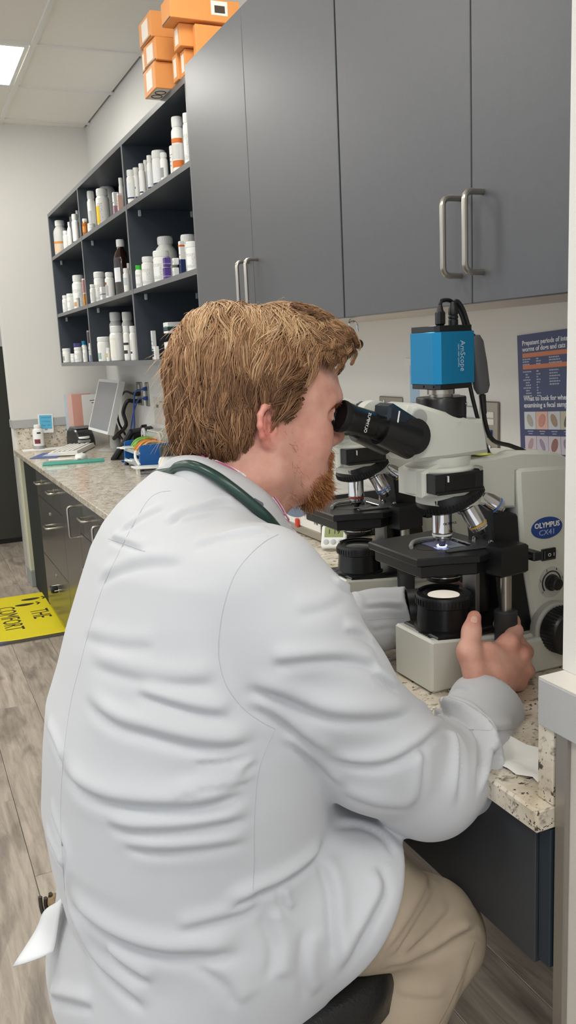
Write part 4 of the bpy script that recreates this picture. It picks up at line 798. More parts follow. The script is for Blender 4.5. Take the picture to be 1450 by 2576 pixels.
# ---------------------------------------------------------------- things at the far end of the counter
pb = thing('pump_bottle', 'white lotion bottle standing near the end wall at the counter corner', 'bottle', (0.745, 5.40, CT))
obj('body', MB().lathe([(0.0, 0.018), (0.026, 0.018), (0.032, 0.024), (0.033, 0.10), (0.030, 0.118), (0.018, 0.128), (0.0, 0.128)], n=28), M_WHITE, pb)
obj('base', MB().lathe([(0.034, 0.0), (0.034, 0.004), (0.026, 0.019)], n=24), mat('clear_grey', '9a9a9a', 0.3), pb)
obj('cap', MB().lathe([(0.020, 0.126), (0.022, 0.130), (0.021, 0.147), (0.018, 0.149), (0.0, 0.149)], n=24), M_WHITE, pb)
obj('label_patch', label_mesh(None, 0.035, 0.062, -2.5, -1.4), mat('dark_red_print', '7a3038', 0.5), pb).scale = (0.0332, 0.0332, 1)
obj('logo_patch', label_mesh(None, 0.095, 0.104, -1.9, -1.2), M_INK, pb).scale = (0.0330, 0.0330, 1)
sg = thing('sign_holder', 'white card holder with a blue handwritten note leaning on the end wall', 'note', (0.80, 5.43, 0.915))
SM = Matrix.Rotation(math.radians(9), 4, 'X') @ Matrix.Rotation(math.radians(-3), 4, 'Y')
def tl(m, M): m.v = [tuple(M.inverted() @ Vector(p)) for p in m.v]; return m
obj('holder', tl(MB().box(-0.045, 0.045, -0.004, 0.0, 0.0, 0.115, 0.0015), SM), M_WHITE, sg)
nb = obj('blue_note', tl(MB().box(-0.037, 0.037, -0.0048, -0.0038, 0.024, 0.108), SM), mat('sky_blue_note', '5fb8dc', 0.6, var=0.03), sg)
for k, s_ in enumerate(('Control card', 'Cat Phenyl', 'Tues   AM')):
    x_ = text('handwriting', s_, 0.012, (0, -0.0052, 0.094-0.024*k), (1, 0, 0), (0, 0, 1), mat('pen_blue', '2a5a80', 0.6), nb, 0.0001); x_.data.transform(SM.inverted())
obj('clip', tl(MB().box(-0.008, 0.008, -0.006, -0.003, 0.016, 0.026, 0.001), SM), mat('clear_grey', '9a9a9a', 0.3), sg)
# upright papers in the far corner
fd = thing('paper_stand', 'clear stand with blue, pink and white papers in the far wall corner', 'paper', (0.95, 5.43, CT))
for n_, x0, x1, y, z1, m in (('blue_sheet', -0.022, 0.02, 0.012, 0.315, mat('pale_blue_sheet', 'c6d6e0', 0.5)), ('pale_pink_sheet', -0.008, 0.06, 0.004, 0.318, mat('pale_pink_sheet', 'ecccc2', 0.6)), ('pink_sheet', 0.022, 0.14, -0.004, 0.316, mat('salmon_sheet', 'dda392', 0.6)), ('white_sheet', 0.082, 0.23, -0.010, 0.31, M_PAPER)):
    p = obj(n_, MB().box(x0, x1, y-0.002, y+0.002, 0.0, z1), m, fd)
g = MB()
for z, a, b in ((0.27, 0.13, 0.16), (0.255, 0.14, 0.165), (0.19, 0.135, 0.165), (0.175, 0.135, 0.15)): g.box(a, b, -0.0126, -0.0119, z, z+0.004 if z > 0.2 else z+0.01)
obj('print', g, M_INK, p, kind='stuff')
# monitor
mo = thing('monitor', 'white-framed computer monitor turned sideways at the far end of the counter', 'monitor', (1.03, 4.93, CT), rz=0.0)
A_, B_ = on_y(249, 953, 5.15), on_y(300, 957, 4.74); C_, D_ = on_y(222, 1080, 5.15), on_y(271, 1097, 4.74)
L0 = np.array([1.03, 4.93, CT])
def quadpanel(inset, d0, d1):
    n = np.cross(B_-A_, C_-A_); n /= np.linalg.norm(n); n = n if n[0] < 0 else -n
    u = (B_-A_); v = (C_-A_); iu = inset/np.linalg.norm(u); iv = inset/np.linalg.norm(v); m = MB()
    P = [A_+u*iu+v*iv, A_+u*(1-iu)+v*iv, A_+u*(1-iu)+v*(1-iv), A_+u*iu+v*(1-iv)]
    vs = [p-L0+n*d0 for p in P]+[p-L0+n*d1 for p in P]
    return m.add(vs, [(0, 1, 2, 3), (7, 6, 5, 4), (0, 4, 5, 1), (1, 5, 6, 2), (2, 6, 7, 3), (3, 7, 4, 0)])
obj('frame', quadpanel(0.0, -0.035, 0.0), M_WHITE, mo)
obj('screen', quadpanel(0.016, -0.002, 0.001), mat('grey_screen', '8f9095', 0.25, var=0.1, vscale=4), mo)
obj('neck', MB().tube([(0.045, 0.0, 0.22), (0.075, 0.0, 0.13), (0.08, 0.0, 0.0)], [0.026, 0.028, 0.034], 14), mat('stand_grey', 'b4b4b0', 0.4), mo)
obj('foot', MB().lathe([(0.09, 0), (0.092, 0.006), (0.08, 0.012), (0, 0.014)], (0.07, 0.0, 0.0), (0, 0, 1), 32), mat('stand_grey', 'b4b4b0', 0.4), mo)
# label printer
lp = thing('label_printer', 'black and grey rounded label printer in front of the pink papers', 'printer', (0.985, 5.28, CT), rz=0.25)
obj('body', MB().prism([(-0.07, 0.0), (-0.078, 0.02), (-0.072, 0.055), (-0.045, 0.10), (0.0, 0.125), (0.05, 0.125), (0.09, 0.10), (0.105, 0.05), (0.105, 0.0)], 'x', -0.055, 0.055, 0.008), mat('printer_black', '2b2d2f', 0.22, coat=0.3), lp)
obj('lid', MB().prism([(-0.03, 0.115), (0.0, 0.1275), (0.05, 0.1275), (0.092, 0.102), (0.107, 0.05), (0.10, 0.05), (0.04, 0.115)], 'x', -0.052, 0.062, 0.004), mat('printer_grey', '5f6164', 0.25), lp)
obj('label_slot', MB().box(-0.058, 0.02, -0.081, -0.062, 0.035, 0.05, 0.003), mat('printer_silver', 'b4b2ae', 0.35, metal=0.4), lp)
obj('paper_roll', MB().lathe([(0, 0), (0.034, 0.0), (0.036, 0.006), (0.034, 0.012), (0, 0.012)], (-0.015, -0.06, 0.058), (0, 0, 1), 24), M_WHITE, lp)
obj('button', MB().cyl((-0.01, -0.079, 0.028), (-0.01, -0.084, 0.027), 0.006, n=12), M_WHITE, lp)
# keyboard, mouse, folders
kbd = thing('keyboard', 'white keyboard lying at the far end of the counter', 'keyboard', (0.885, 5.06, CT+0.004), rz=-0.42)
obj('base', MB().prism([(-0.085, 0.0), (-0.085, 0.016), (0.08, 0.024), (0.085, 0.0)], 'y', -0.225, 0.225, 0.002), M_WHITE, kbd)
kme = MB().box(-0.0085, 0.0085, -0.0088, 0.0088, 0, 0.005, 0.0015).mesh('key', 0); kme.materials.append(mat('key_white', 'e9e6df', 0.4))
for i in range(5):
    for j in range(20): obj('key', kme, None, kbd, loc=(-0.068+i*0.031 if False else -0.062+i*0.028, -0.20+j*0.021, 0.0185+i*0.0014), smooth=0)
ms = thing('mouse', 'white computer mouse on the teal folder', 'mouse', (0.845, 4.60, CT+0.0085), rz=1.2)
mb = MB(); rows = []
for i in range(13):
    u = i/12; rows.append([((u-0.5)*0.115, math.cos(PI*v/12)*0.033*(math.sin(PI*min(max(u, 0.03), 0.97))**0.45), 0.001+0.032*(math.sin(PI*min(max(u, 0.02), 0.98))**0.5)*math.sin(PI*v/12)**0.6*(1.05-0.35*u)) for v in range(13)])
obj('shell', mb.sheet(rows), M_WHITE, ms, smooth=70); obj('wheel', MB().cyl((0.03, -0.004, 0.022), (0.03, 0.004, 0.022), 0.008, n=16), mat('button_grey', 'b9bcc0', 0.4), ms)
ps = on_z(145, 1166, CT); pe = on_z(257, 1161, CT)
obj('teal_folder', MB().box(-0.155, 0.155, 0.0, 0.11, 0.0, 0.008, 0.001), mat('teal_card', '3fa492', 0.45, var=0.04), label='teal folder lying under the mouse near the counter edge', cat='folder', loc=((ps[0]+pe[0])/2-0.04, ps[1]-0.09, CT+0.0003), rz=-0.2)
mp_ = thing('mouse_pad', 'blue printed mouse pad lying between the keyboard and the counter edge', 'mouse pad', (0.735, 4.96, CT+0.0004), rz=-0.42)
obj('pad', MB().box(-0.075, 0.075, -0.13, 0.13, 0.0, 0.003, 0.001), mat('blue_pad', '56679a', 0.6, var=0.12, vscale=14), mp_)
obj('print', MB().box(-0.03, 0.02, -0.05, 0.05, 0.003, 0.0034), mat('pale_print', 'c0c6d4', 0.6), mp_)
obj('sticky_pad', MB().box(-0.05, 0.05, -0.05, 0.05, 0.0, 0.002), mat('pale_mint', 'c2d2c8', 0.6, var=0.03), label='pale mint sticky note at the counter edge in front of the teal folder', cat='note', loc=(0.672, 4.32, CT+0.0003), rz=-0.1)
obj('paper_sheet', MB().box(-0.16, 0.16, -0.07, 0.07, 0.0, 0.0012), M_PAPER, label='white paper sheet beside the lotion bottle at the end wall', cat='paper', loc=(0.80, 5.36, CT+0.0003), rz=-0.06)
obj('white_pen', MB().cyl((-0.06, 0, 0.005), (0.06, 0, 0.005), 0.005, n=10).cyl((0.06, 0, 0.005), (0.075, 0, 0.005), 0.004, 0.001, 10), M_WHITE, label='white pen lying along the teal folder', cat='pen', loc=(0.745, 4.66, CT+0.0005), rz=-0.25)
# desk phone
ph = thing('desk_phone', 'black desk phone on a raked stand in front of the monitor', 'phone', (1.06, 4.50, CT), rz=-0.9)
PHM = Matrix.Rotation(math.radians(48), 4, 'Y').inverted()
def rake(m): m.v = [tuple(PHM @ Vector(p)) for p in m.v]; return m
obj('body', rake(MB().box(-0.02, 0.20, -0.095, 0.095, 0.0, 0.028, 0.008)), M_BLACK, ph)
obj('stand', MB().prism([(0.0, 0.0), (0.0, 0.02), (0.10, 0.15), (0.13, 0.14), (0.10, 0.0)], 'y', -0.075, 0.075, 0.004), M_BLACK, ph)
hs = rake(MB().box(0.0, 0.19, 0.045, 0.09, 0.032, 0.055, 0.01)); obj('handset', hs, M_BLACKM, ph)
obj('screen', rake(MB().box(0.11, 0.185, -0.08, 0.03, 0.0275, 0.0295, 0.001)), mat('phone_screen', '2f3d38', 0.2), ph)
for i in range(4):
    for j in range(3): obj('key', rake(MB().box(0.012+i*0.022, 0.026+i*0.022, -0.07+j*0.03, -0.05+j*0.03, 0.027, 0.0305, 0.001)), mat('phone_key', '3a3d40', 0.4), ph)
cable('dark blue cable coil lying in front of the desk phone', [(1.06, 4.38, CT+0.005), (1.0, 4.33, CT+0.006), (1.03, 4.26, CT+0.02), (1.09, 4.30, CT+0.006), (1.04, 4.36, CT+0.006), (1.10, 4.43, CT+0.005)], 0.005, M_CBLU)
cable('black cable behind the monitor stand running to the phone', [(1.12, 5.1, CT+0.006), (1.14, 4.95, CT+0.05), (1.10, 4.80, CT+0.11), (1.13, 4.68, CT+0.02), (1.15, 4.55, CT+0.006)], 0.0055, M_BLACK)
kr = thing('roll_of_tape', 'white tape tab roll with a hanging tag, behind the phone', 'tape', (1.13, 4.33, CT))
obj('post', MB().prism([(-0.02, 0), (0.02, 0), (0.014, 0.13), (-0.014, 0.13)], 'x', -0.012, 0.012, 0.003), mat('tape_brown', '4a3a2a', 0.5), kr)
obj('roll', MB().tube(arc((-0.006, 0, 0.135), 0.024, 0, 2*PI, 24, u=(0, 1, 0)), 0.008, 8), M_WHITE, kr); obj('tag', MB().box(-0.022, -0.018, -0.012, 0.012, 0.04, 0.115, 0.001), M_WHITE, kr)
tb = thing('storage_tub', 'translucent milky plastic tub behind the blue rack', 'tub', (1.13, 4.05, CT))
obj('tub', MB().prism([(-0.11, 0.0), (-0.12, 0.155), (-0.105, 0.172), (0.105, 0.172), (0.12, 0.155), (0.11, 0.0)], 'x', -0.03, 0.06, 0.012), mat('milky_plastic', 'd4d8ce', 0.35, trans=0.15), tb)
obj('rim', MB().tube([(-0.031, -0.107, 0.006), (-0.031, -0.116, 0.152), (-0.031, -0.102, 0.168), (-0.031, 0.102, 0.168), (-0.031, 0.116, 0.152), (-0.031, 0.107, 0.006)], 0.004, 8), mat('milky_rim', 'e6e9e2', 0.35), tb)
pc = obj('wall_paper_sheet', MB().box(WX-0.002, WX-0.0005, 4.14, 4.42, 1.0, 1.14), mat('faded_print', 'cfcac2', 0.6, var=0.12, vscale=40), label='faded printed sheet on the wall above the milky tub', cat='paper')
g = MB().box(WX-0.003, WX-0.0018, 4.33, 4.37, 1.085, 1.10).box(WX-0.003, WX-0.0018, 4.15, 4.19, 1.005, 1.13); obj('dark_print', g, mat('grey_dark_print', '5a5a5c', 0.6), pc, kind='stuff')
g = MB().box(WX-0.003, WX-0.0018, 4.24, 4.31, 1.115, 1.12); obj('red_print', g, mat('faded_red', 'b08478', 0.6), pc)
# blue rack with clear trays
M_BRK = mat('rack_blue', '1f66b4', 0.4, var=0.04); M_TRAY = mat('clear_tray', 'cfd6da', 0.2, trans=0.3, alpha=0.9)
rk = thing('blue_rack', 'blue two-part tray rack holding syringes and coloured tubes on the counter', 'rack', (1.035, 4.02, CT), rz=0.0)
for y in (0.17, -0.12):
    obj('side_panel', MB().prism([(-0.055, 0.012), (-0.05, 0.115), (-0.03, 0.122), (0.095, 0.122), (0.095, 0.012)], 'y', y-0.006, y+0.006, 0.003), M_BRK, rk)
    for x in (-0.045, 0.085): obj('rubber_foot', MB().lathe([(0.010, 0), (0.012, 0.003), (0.009, 0.013), (0, 0.013)], (x, y, 0), (0, 0, 1), 14), M_BLACK, rk)
obj('back_panel', MB().box(0.09, 0.10, -0.12, 0.17, 0.012, 0.122, 0.002), M_BRK, rk)
for z in (0.02, 0.075): obj('tray', MB().box(-0.05, 0.09, -0.113, 0.163, z, z+0.004, 0.001).box(-0.055, -0.05, -0.113, 0.163, z, z+0.018, 0.001), M_TRAY, rk)
rr = random.Random(5)
cols = ['8fc24a', '6fb04a', 'a9cf5a', '8fc24a', 'e8963a', 'efaa4a', 'e07a3a', 'efaa4a', 'eab04a', 'd9653a', 'efc08a']
for k, c in enumerate(cols):
    y = 0.12-k*0.021
    obj('wrapped_swab', MB().tube(smooth_path([(-0.045+rr.uniform(0, 0.02), y+0.012, 0.084), (0.0, y, 0.118+rr.uniform(0, 0.012)), (0.05, y-0.01, 0.126+rr.uniform(0, 0.012)), (0.085, y-0.02, 0.118)], 4), 0.0055, 6), lm(c), label=('green ' if k < 4 else 'orange ')+f'wrapped tube on the blue rack, {ORD[k]} from its far end', cat='tube', loc=tuple(rk.location), group='tubes on the blue rack')
for k in range(4):
    sy = thing('syringe', f'clear syringe on the blue rack, {ORD[k]} from its far end', 'syringe', (1.035-0.02, 4.02+0.12-0.05*k, CT+(0.082 if k < 2 else 0.0275)), rz=-0.5-0.15*k, group='syringes on the blue rack')
    obj('barrel', MB().cyl((-0.05, 0, 0.009), (0.035, 0, 0.009), 0.0085, n=12), M_TRAY, sy); obj('plunger', MB().cyl((0.03, 0, 0.009), (0.06, 0, 0.009), 0.004, n=8).cyl((0.058, 0, 0.009), (0.061, 0, 0.009), 0.009, n=12), M_WHITE, sy); obj('needle_cap', MB().cyl((-0.05, 0, 0.009), (-0.08, 0, 0.009), 0.005, 0.003, 10), M_WHITE, sy)
obj('curved_tube', MB().tube(smooth_path([(0.985, 3.90, CT+0.085), (0.965, 3.885, CT+0.095), (0.955, 3.86, CT+0.07), (0.965, 3.835, CT+0.04)]), 0.0065, 8), M_WHITE, label='white curved tube hanging over the front of the blue rack', cat='tube')
obj('white_tray', MB().prism([(0.93, 3.775), (0.93, 3.86), (1.08, 3.80), (1.08, 3.72)], 'z', CT+0.028, CT+0.036, 0.002).box(0.945, 0.957, 3.80, 3.83, CT, CT+0.029).box(1.05, 1.062, 3.75, 3.78, CT, CT+0.029), M_WHITE, label='small white tray on legs in front of the blue rack', cat='tray')
sb = thing('solution_bottle', 'white solution bottle with a black cap and a red and grey label behind the collar', 'bottle', (1.0, 3.50, CT))
obj('body', MB().lathe([(0, 0), (0.034, 0.0), (0.037, 0.004), (0.037, 0.085), (0.031, 0.102), (0.022, 0.108), (0.022, 0.112)], n=32), M_WHITE, sb)
obj('cap', MB().lathe([(0.026, 0.110), (0.028, 0.113), (0.027, 0.150), (0.022, 0.156), (0, 0.157)], n=28), mat('charcoal_cap', '2e2d2a', 0.45), sb)
obj('label_patch', label_mesh(None, 0.01, 0.06, -2.9, -2.0), mat('brick_red_label', 'b0584a', 0.5, var=0.3, vscale=90), sb).scale = (0.0371, 0.0371, 1)
obj('grey_foot', label_mesh(None, 0.002, 0.012, -2.9, -1.6), mat('grey_label', '86837e', 0.5), sb).scale = (0.0372, 0.0372, 1)
obj('paper_slip', MB().prism([(0.90, 3.42), (0.92, 3.52), (0.98, 3.55), (1.0, 3.44)], 'z', CT+0.0003, CT+0.002), M_PAPER, label='white paper slip under the man\'s collar line beside the solution bottle', cat='paper')
# ---------------------------------------------------------------- yellow mat
ym = thing('anti_fatigue_mat', 'bright yellow padded floor mat with black lettering in front of the drawers', 'mat', (0.30, 4.62, 0))
rot = 0.0
M_YEL = mat('yellow_vinyl', 'e3d21f', 0.5, var=0.04, vscale=60, bump=0.25, bscale=420)
x0, x1, y0, y1 = -0.55, 0.375, -0.405, 0.43
obj('foam_base', MB().prism([(x0, y0+0.10), (x0+0.10, y0), (x1, y0), (x1, y1), (x0, y1)], 'z', 0.0005, 0.013), mat('grey_foam', '5e5c56', 0.7), ym)
obj('top', MB().prism([(x0, y0+0.12), (0.07, y0+0.005), (x1, y0+0.005), (x1, y1-0.005), (x0, y1-0.005)], 'z', 0.013, 0.020, 0.004), M_YEL, ym)
obj('blue_edge', MB().prism([(x0, y0-0.002), (0.0, y0-0.002), (0.07, y0+0.006), (x0, y0+0.12)], 'z', 0.0005, 0.0145), mat('slate_blue_edge', '5a6484', 0.6), ym)
for s_, x, y in (('THE', 0.25, -0.02), ('COMFORT', 0.092, -0.02), ('CLUB', -0.066, -0.02)):
    text('lettering', s_, 0.135, (x, y, 0.0204), (0, -1, 0), (1, 0, 0), mat('mat_black', '2b2a1c', 0.6), ym, 0.0003, sx=0.72, spacing=0.98)
for y, x in ((0.30, 0.30), (0.20, 0.255)):
    ft = MB().prism([(x-0.055+0.05*math.cos(a)*(1+0.3*math.sin(a)), y+0.022*math.sin(a)) for a in np.linspace(0, 2*PI, 20, endpoint=False)], 'z', 0.0200, 0.0206)
    for k in range(5): ft.lathe([(0.007, 0), (0.007, 0.0006), (0, 0.0006)], (x+0.012+0.006*(2-abs(k-2)), y-0.022+0.011*k, 0.0200), (0, 0, 1), 10)
    obj('footprint', ft, mat('mat_black', '2b2a1c', 0.6), ym)
# ---------------------------------------------------------------- stool
stl = thing('stool', 'black vinyl stool with a worn torn edge, under the man in the white coat', 'stool', (0.30, 0.96, 0), rz=0.21)
def sq(r, n=4, m=48): return [(r*math.copysign(abs(math.cos(a))**(2/n), math.cos(a)), r*math.copysign(abs(math.sin(a))**(2/n), math.sin(a))) for a in np.linspace(0, 2*PI, m, endpoint=False)]
SZ = 0.585
rows = []
for f, z in ((0.90, SZ-0.075), (0.99, SZ-0.06), (1.0, SZ-0.03), (0.985, SZ-0.008), (0.94, SZ), (0.5, SZ+0.003), (0.0, SZ+0.003)):
    p = sq(0.186*f if f else 0.0005, 4.5); rows.append([(x, y, z) for x, y in p]+[(p[0][0], p[0][1], z)])
M_VIN = mat('black_vinyl', '121314', 0.35, bump=0.3, bscale=300)
obj('seat', MB().sheet(rows), M_VIN, stl, smooth=60)
obj('seat_pan', MB().lathe([(0.17, SZ-0.085), (0.17, SZ-0.07), (0, SZ-0.07)], n=32), M_BLACK, stl)
tp = on_y(116, 2272, 1.10)
IR = Matrix.Rotation(-0.21, 3, 'Z')
def sl_(dx, dy, dz): v = IR @ Vector((tp[0]+dx-0.30, tp[1]+dy-0.96, 0)); return (v.x, v.y, tp[2]+dz)
te = MB()
for k in range(5): te.tube(smooth_path([sl_(0.006+0.005*k, -0.006*k, -0.05), sl_(-0.006+0.006*k, 0.003*k, -0.01), sl_(-0.007+0.007*k, 0, 0.012-0.004*(k % 2))], 3), [0.003]*7, 5)
obj('torn_edge', te, mat('cracked_vinyl', '3a3128', 0.6, var=0.5, vscale=120), stl)
obj('torn_foam', MB().tube(smooth_path([sl_(0.022, 0, -0.045), sl_(0.014, 0, -0.012), sl_(0.008, 0, 0.008)], 3), [0.012, 0.0125, 0.012, 0.011, 0.010, 0.009, 0.006], 8), mat('tan_foam', 'a08a68', 0.9, var=0.4, vscale=150), stl)
obj('torn_corner', MB().tube(smooth_path([sl_(0.03, 0.0, -0.03), sl_(0.06, -0.01, -0.03), sl_(0.10, -0.03, -0.035)], 3), [0.014, 0.02, 0.024, 0.026, 0.028, 0.028, 0.026], 8), M_VIN, stl)
obj('column', MB().lathe([(0.028, 0.07), (0.028, 0.30), (0.018, 0.305), (0.018, SZ-0.08)], n=24), M_CHROME, stl)
for k in range(5):
    a = 2*PI*k/5+0.3; c, s_ = math.cos(a), math.sin(a)
    l = obj('leg', MB().tube([(0.02*c, 0.02*s_, 0.095), (0.26*c, 0.26*s_, 0.07)], [0.024, 0.016], 10), M_BLACK, stl)
    obj('caster', MB().cyl((0.26*c-0.018*s_, 0.26*s_+0.018*c, 0.028), (0.26*c+0.018*s_, 0.26*s_-0.018*c, 0.028), 0.028, n=18).cyl((0.26*c, 0.26*s_, 0.03), (0.26*c, 0.26*s_, 0.075), 0.008, n=8), M_BLACK, l)
# ---------------------------------------------------------------- the man: smooth blended volumes turned into surfaces
from mathutils.bvhtree import BVHTree
class Vol:
    def __init__(s, lo, hi, h):
        s.lo = np.array(lo, float); s.h = h; s.n = np.ceil((np.array(hi)-s.lo)/h).astype(int)+1; s.f = np.full(s.n, 0.05, np.float32)
    def blk(s, a, b, pad):
        i0 = np.maximum(np.floor((np.array(a)-pad-s.lo)/s.h).astype(int), 0); i1 = np.minimum(np.ceil((np.array(b)+pad-s.lo)/s.h).astype(int)+1, s.n)
        if (i1 <= i0).any(): return None
        g = [(s.lo[k]+s.h*np.arange(i0[k], i1[k])).astype(np.float32) for k in range(3)]
        return tuple(slice(i0[k], i1[k]) for k in range(3)), np.meshgrid(*g, indexing='ij', sparse=True)
    def put(s, d, sl, k, mode='u'):
        a = s.f[sl]
        if mode == 'u': hh = np.maximum(k-np.abs(a-d), 0)/max(k, 1e-6); s.f[sl] = np.minimum(a, d)-hh*hh*k*0.25
        else:
            d = -d if mode == 's' else d
            hh = np.maximum(k-np.abs(a-d), 0)/max(k, 1e-6); s.f[sl] = np.maximum(a, d)+hh*hh*k*0.25
        return s
    def ell(s, c, r, k=0.02, mode='u', ry=0.0):
        c = np.array(c, float); r = np.array(r, float); R = r.max()*1.05
        b = s.blk(c-R, c+R, k+0.012)
        if b is None: return s
        sl, (X, Y, Z) = b; dx, dy, dz = X-c[0], Y-c[1], Z-c[2]
        if ry: cc, ss = math.cos(ry), math.sin(ry); dx, dz = cc*dx+ss*dz, -ss*dx+cc*dz
        k0 = np.sqrt((dx/r[0])**2+(dy/r[1])**2+(dz/r[2])**2); k1 = np.sqrt((dx/r[0]**2)**2+(dy/r[1]**2)**2+(dz/r[2]**2)**2)
        return s.put((k0*(k0-1)/np.maximum(k1, 1e-6)).astype(np.float32), sl, k, mode)
    def cap(s, p, q, r0, r1=None, k=0.01, mode='u'):
        p = np.array(p, float); q = np.array(q, float); r1 = r0 if r1 is None else r1; R = max(r0, r1)
        b = s.blk(np.minimum(p, q)-R, np.maximum(p, q)+R, k+0.012)
        if b is None: return s
        sl, (X, Y, Z) = b; e = q-p; L = float(e@e)+1e-12
        t = np.clip(((X-p[0])*e[0]+(Y-p[1])*e[1]+(Z-p[2])*e[2])/L, 0, 1)
        d = np.sqrt((X-p[0]-t*e[0])**2+(Y-p[1]-t*e[1])**2+(Z-p[2]-t*e[2])**2)-(r0+(r1-r0)*t)
        return s.put(d.astype(np.float32), sl, k, mode)
    def chain(s, P, R, k=0.01, mode='u'):
        for i in range(len(P)-1): s.cap(P[i], P[i+1], R[i], R[i+1], k, mode)
        return s
    def plane(s, n, d, k=0.004, box=None):
        n = np.array(n, float); n /= np.linalg.norm(n)
        a, b = box if box else (s.lo, s.lo+s.h*s.n)
        sl, (X, Y, Z) = s.blk(a, b, 0); s.put((X*n[0]+Y*n[1]+Z*n[2]-d).astype(np.float32), sl, k, 'i'); return s
    def slices(s, T, k=0.03, n=2.3, mode='u'):
        """stacked oval sections: rows of (z, x_back, x_front, y_centre, y_radius)"""
        T = np.array(sorted(T)); b = s.blk((T[:, 1].min()-0.03, (T[:, 3]-T[:, 4]).min()-0.03, T[0, 0]-0.02), (T[:, 2].max()+0.03, (T[:, 3]+T[:, 4]).max()+0.03, T[-1, 0]+0.02), 0.01)
        sl, (X, Y, Z) = b; z = Z
        c = [np.interp(z, T[:, 0], T[:, j]) for j in range(1, 5)]
        cx = (c[0]+c[1])/2; rx = (c[1]-c[0])/2
        rho = (np.abs((X-cx)/rx)**n+np.abs((Y-c[2])/c[3])**n)**(1/n)
        d = (rho-1)*np.minimum(rx, c[3])*0.9
        d = np.maximum(d, np.maximum(Z-T[-1, 0], T[0, 0]-Z)); return s.put(d.astype(np.float32), sl, k, mode)
    def sample(s, P):
        q = (P-s.lo)/s.h; q = np.clip(q, 0.001, s.n-1.001); i = np.floor(q).astype(int); t = q-i; o = 0
        for a in (0, 1):
            for b in (0, 1):
                for c in (0, 1):
                    w = (t[:, 0] if a else 1-t[:, 0])*(t[:, 1] if b else 1-t[:, 1])*(t[:, 2] if c else 1-t[:, 2]); o = o+w*s.f[i[:, 0]+a, i[:, 1]+b, i[:, 2]+c]
        return o
    def grad(s, P):
        e = s.h; g = np.stack([s.sample(P+np.eye(3)[k]*e)-s.sample(P-np.eye(3)[k]*e) for k in range(3)], 1)
        return g/np.maximum(np.linalg.norm(g, axis=1, keepdims=True), 1e-9)
    def mesh(s, smooth=2):
        f = s.f; S = f < 0; n = s.n
        cnt = np.zeros(n-1, np.int8)
        for a in (0, 1):
            for b in (0, 1):
                for c in (0, 1): cnt += S[a:n[0]-1+a, b:n[1]-1+b, c:n[2]-1+c]
        act = np.argwhere((cnt > 0) & (cnt < 8)); idm = np.full(n-1, -1, np.int32); idm[tuple(act.T)] = np.arange(len(act))
        acc = np.zeros((len(act), 3)); num = np.zeros(len(act))
        for ax in range(3):
            o = [k for k in range(3) if k != ax]
            for a in (0, 1):
                for b in (0, 1):
                    p0 = act.copy(); p0[:, o[0]] += a; p0[:, o[1]] += b; p1 = p0.copy(); p1[:, ax] += 1
                    v0 = f[tuple(p0.T)]; v1 = f[tuple(p1.T)]; m = (v0 < 0) != (v1 < 0)
                    t = np.where(m, v0/np.where(m, v0-v1, 1), 0); q = p0.astype(float); q[:, ax] += t
                    acc += q*m[:, None]; num += m
        V = s.lo+s.h*acc/num[:, None]; Q = []
        for ax in range(3):
            o = [(ax+1) % 3, (ax+2) % 3]
            sl0 = [slice(1, n[k]-1) for k in range(3)]; sl0[ax] = slice(0, n[ax]-1); sl1 = list(sl0); sl1[ax] = slice(1, n[ax])
            A = S[tuple(sl0)]; B = S[tuple(sl1)]; ed = np.argwhere(A != B); ed += np.array([0 if k == ax else 1 for k in range(3)])
            ins = S[tuple(ed.T)]
            c = []
            for da, db in ((-1, -1), (0, -1), (0, 0), (-1, 0)):
                e = ed.copy(); e[:, o[0]] += da; e[:, o[1]] += db; c.append(idm[tuple(e.T)])
            c = np.stack(c, 1); c[~ins] = c[~ins][:, ::-1]; Q.append(c)
        Q = np.vstack(Q); Q = Q[(Q >= 0).all(1)]
        E = np.vstack([Q[:, [0, 1]], Q[:, [1, 2]], Q[:, [2, 3]], Q[:, [3, 0]]])
        for it in range(smooth):
            for lam in (0.55, -0.50):
                sm = np.zeros_like(V); ct_ = np.zeros(len(V)); 
                for k in range(3): sm[:, k] = np.bincount(E[:, 0], V[E[:, 1], k], len(V))+np.bincount(E[:, 1], V[E[:, 0], k], len(V))
                ct_ = np.bincount(E[:, 0], minlength=len(V))+np.bincount(E[:, 1], minlength=len(V))
                V = V+lam*(sm/np.maximum(ct_, 1)[:, None]-V)
        return V, Q
def raw_mesh(name, V, Fc, mats):
    me = bpy.data.meshes.new(name); k = Fc.shape[1]; me.vertices.add(len(V)); me.vertices.foreach_set('co', V.astype(np.float32).ravel())
    me.loops.add(Fc.size); me.loops.foreach_set('vertex_index', Fc.astype(np.int32).ravel()); me.polygons.add(len(Fc)); me.polygons.foreach_set('loop_start', np.arange(0, Fc.size, k, dtype=np.int32))
    me.update(calc_edges=True); me.validate(); me.polygons.foreach_set('use_smooth', np.ones(len(me.polygons), bool))
    for m in (mats if isinstance(mats, list) else [mats]): me.materials.append(m)
    return me
def vnormals(V, Q):
    n = np.cross(V[Q[:, 2]]-V[Q[:, 0]], V[Q[:, 3]]-V[Q[:, 1]]); N = np.zeros_like(V)
    for c in range(4):
        for k in range(3): N[:, k] += np.bincount(Q[:, c], n[:, k], len(V))
    return N/np.maximum(np.linalg.norm(N, axis=1, keepdims=True), 1e-12)
def P(x, y, Y): return on_y(x, y, Y)
HY = 1.09
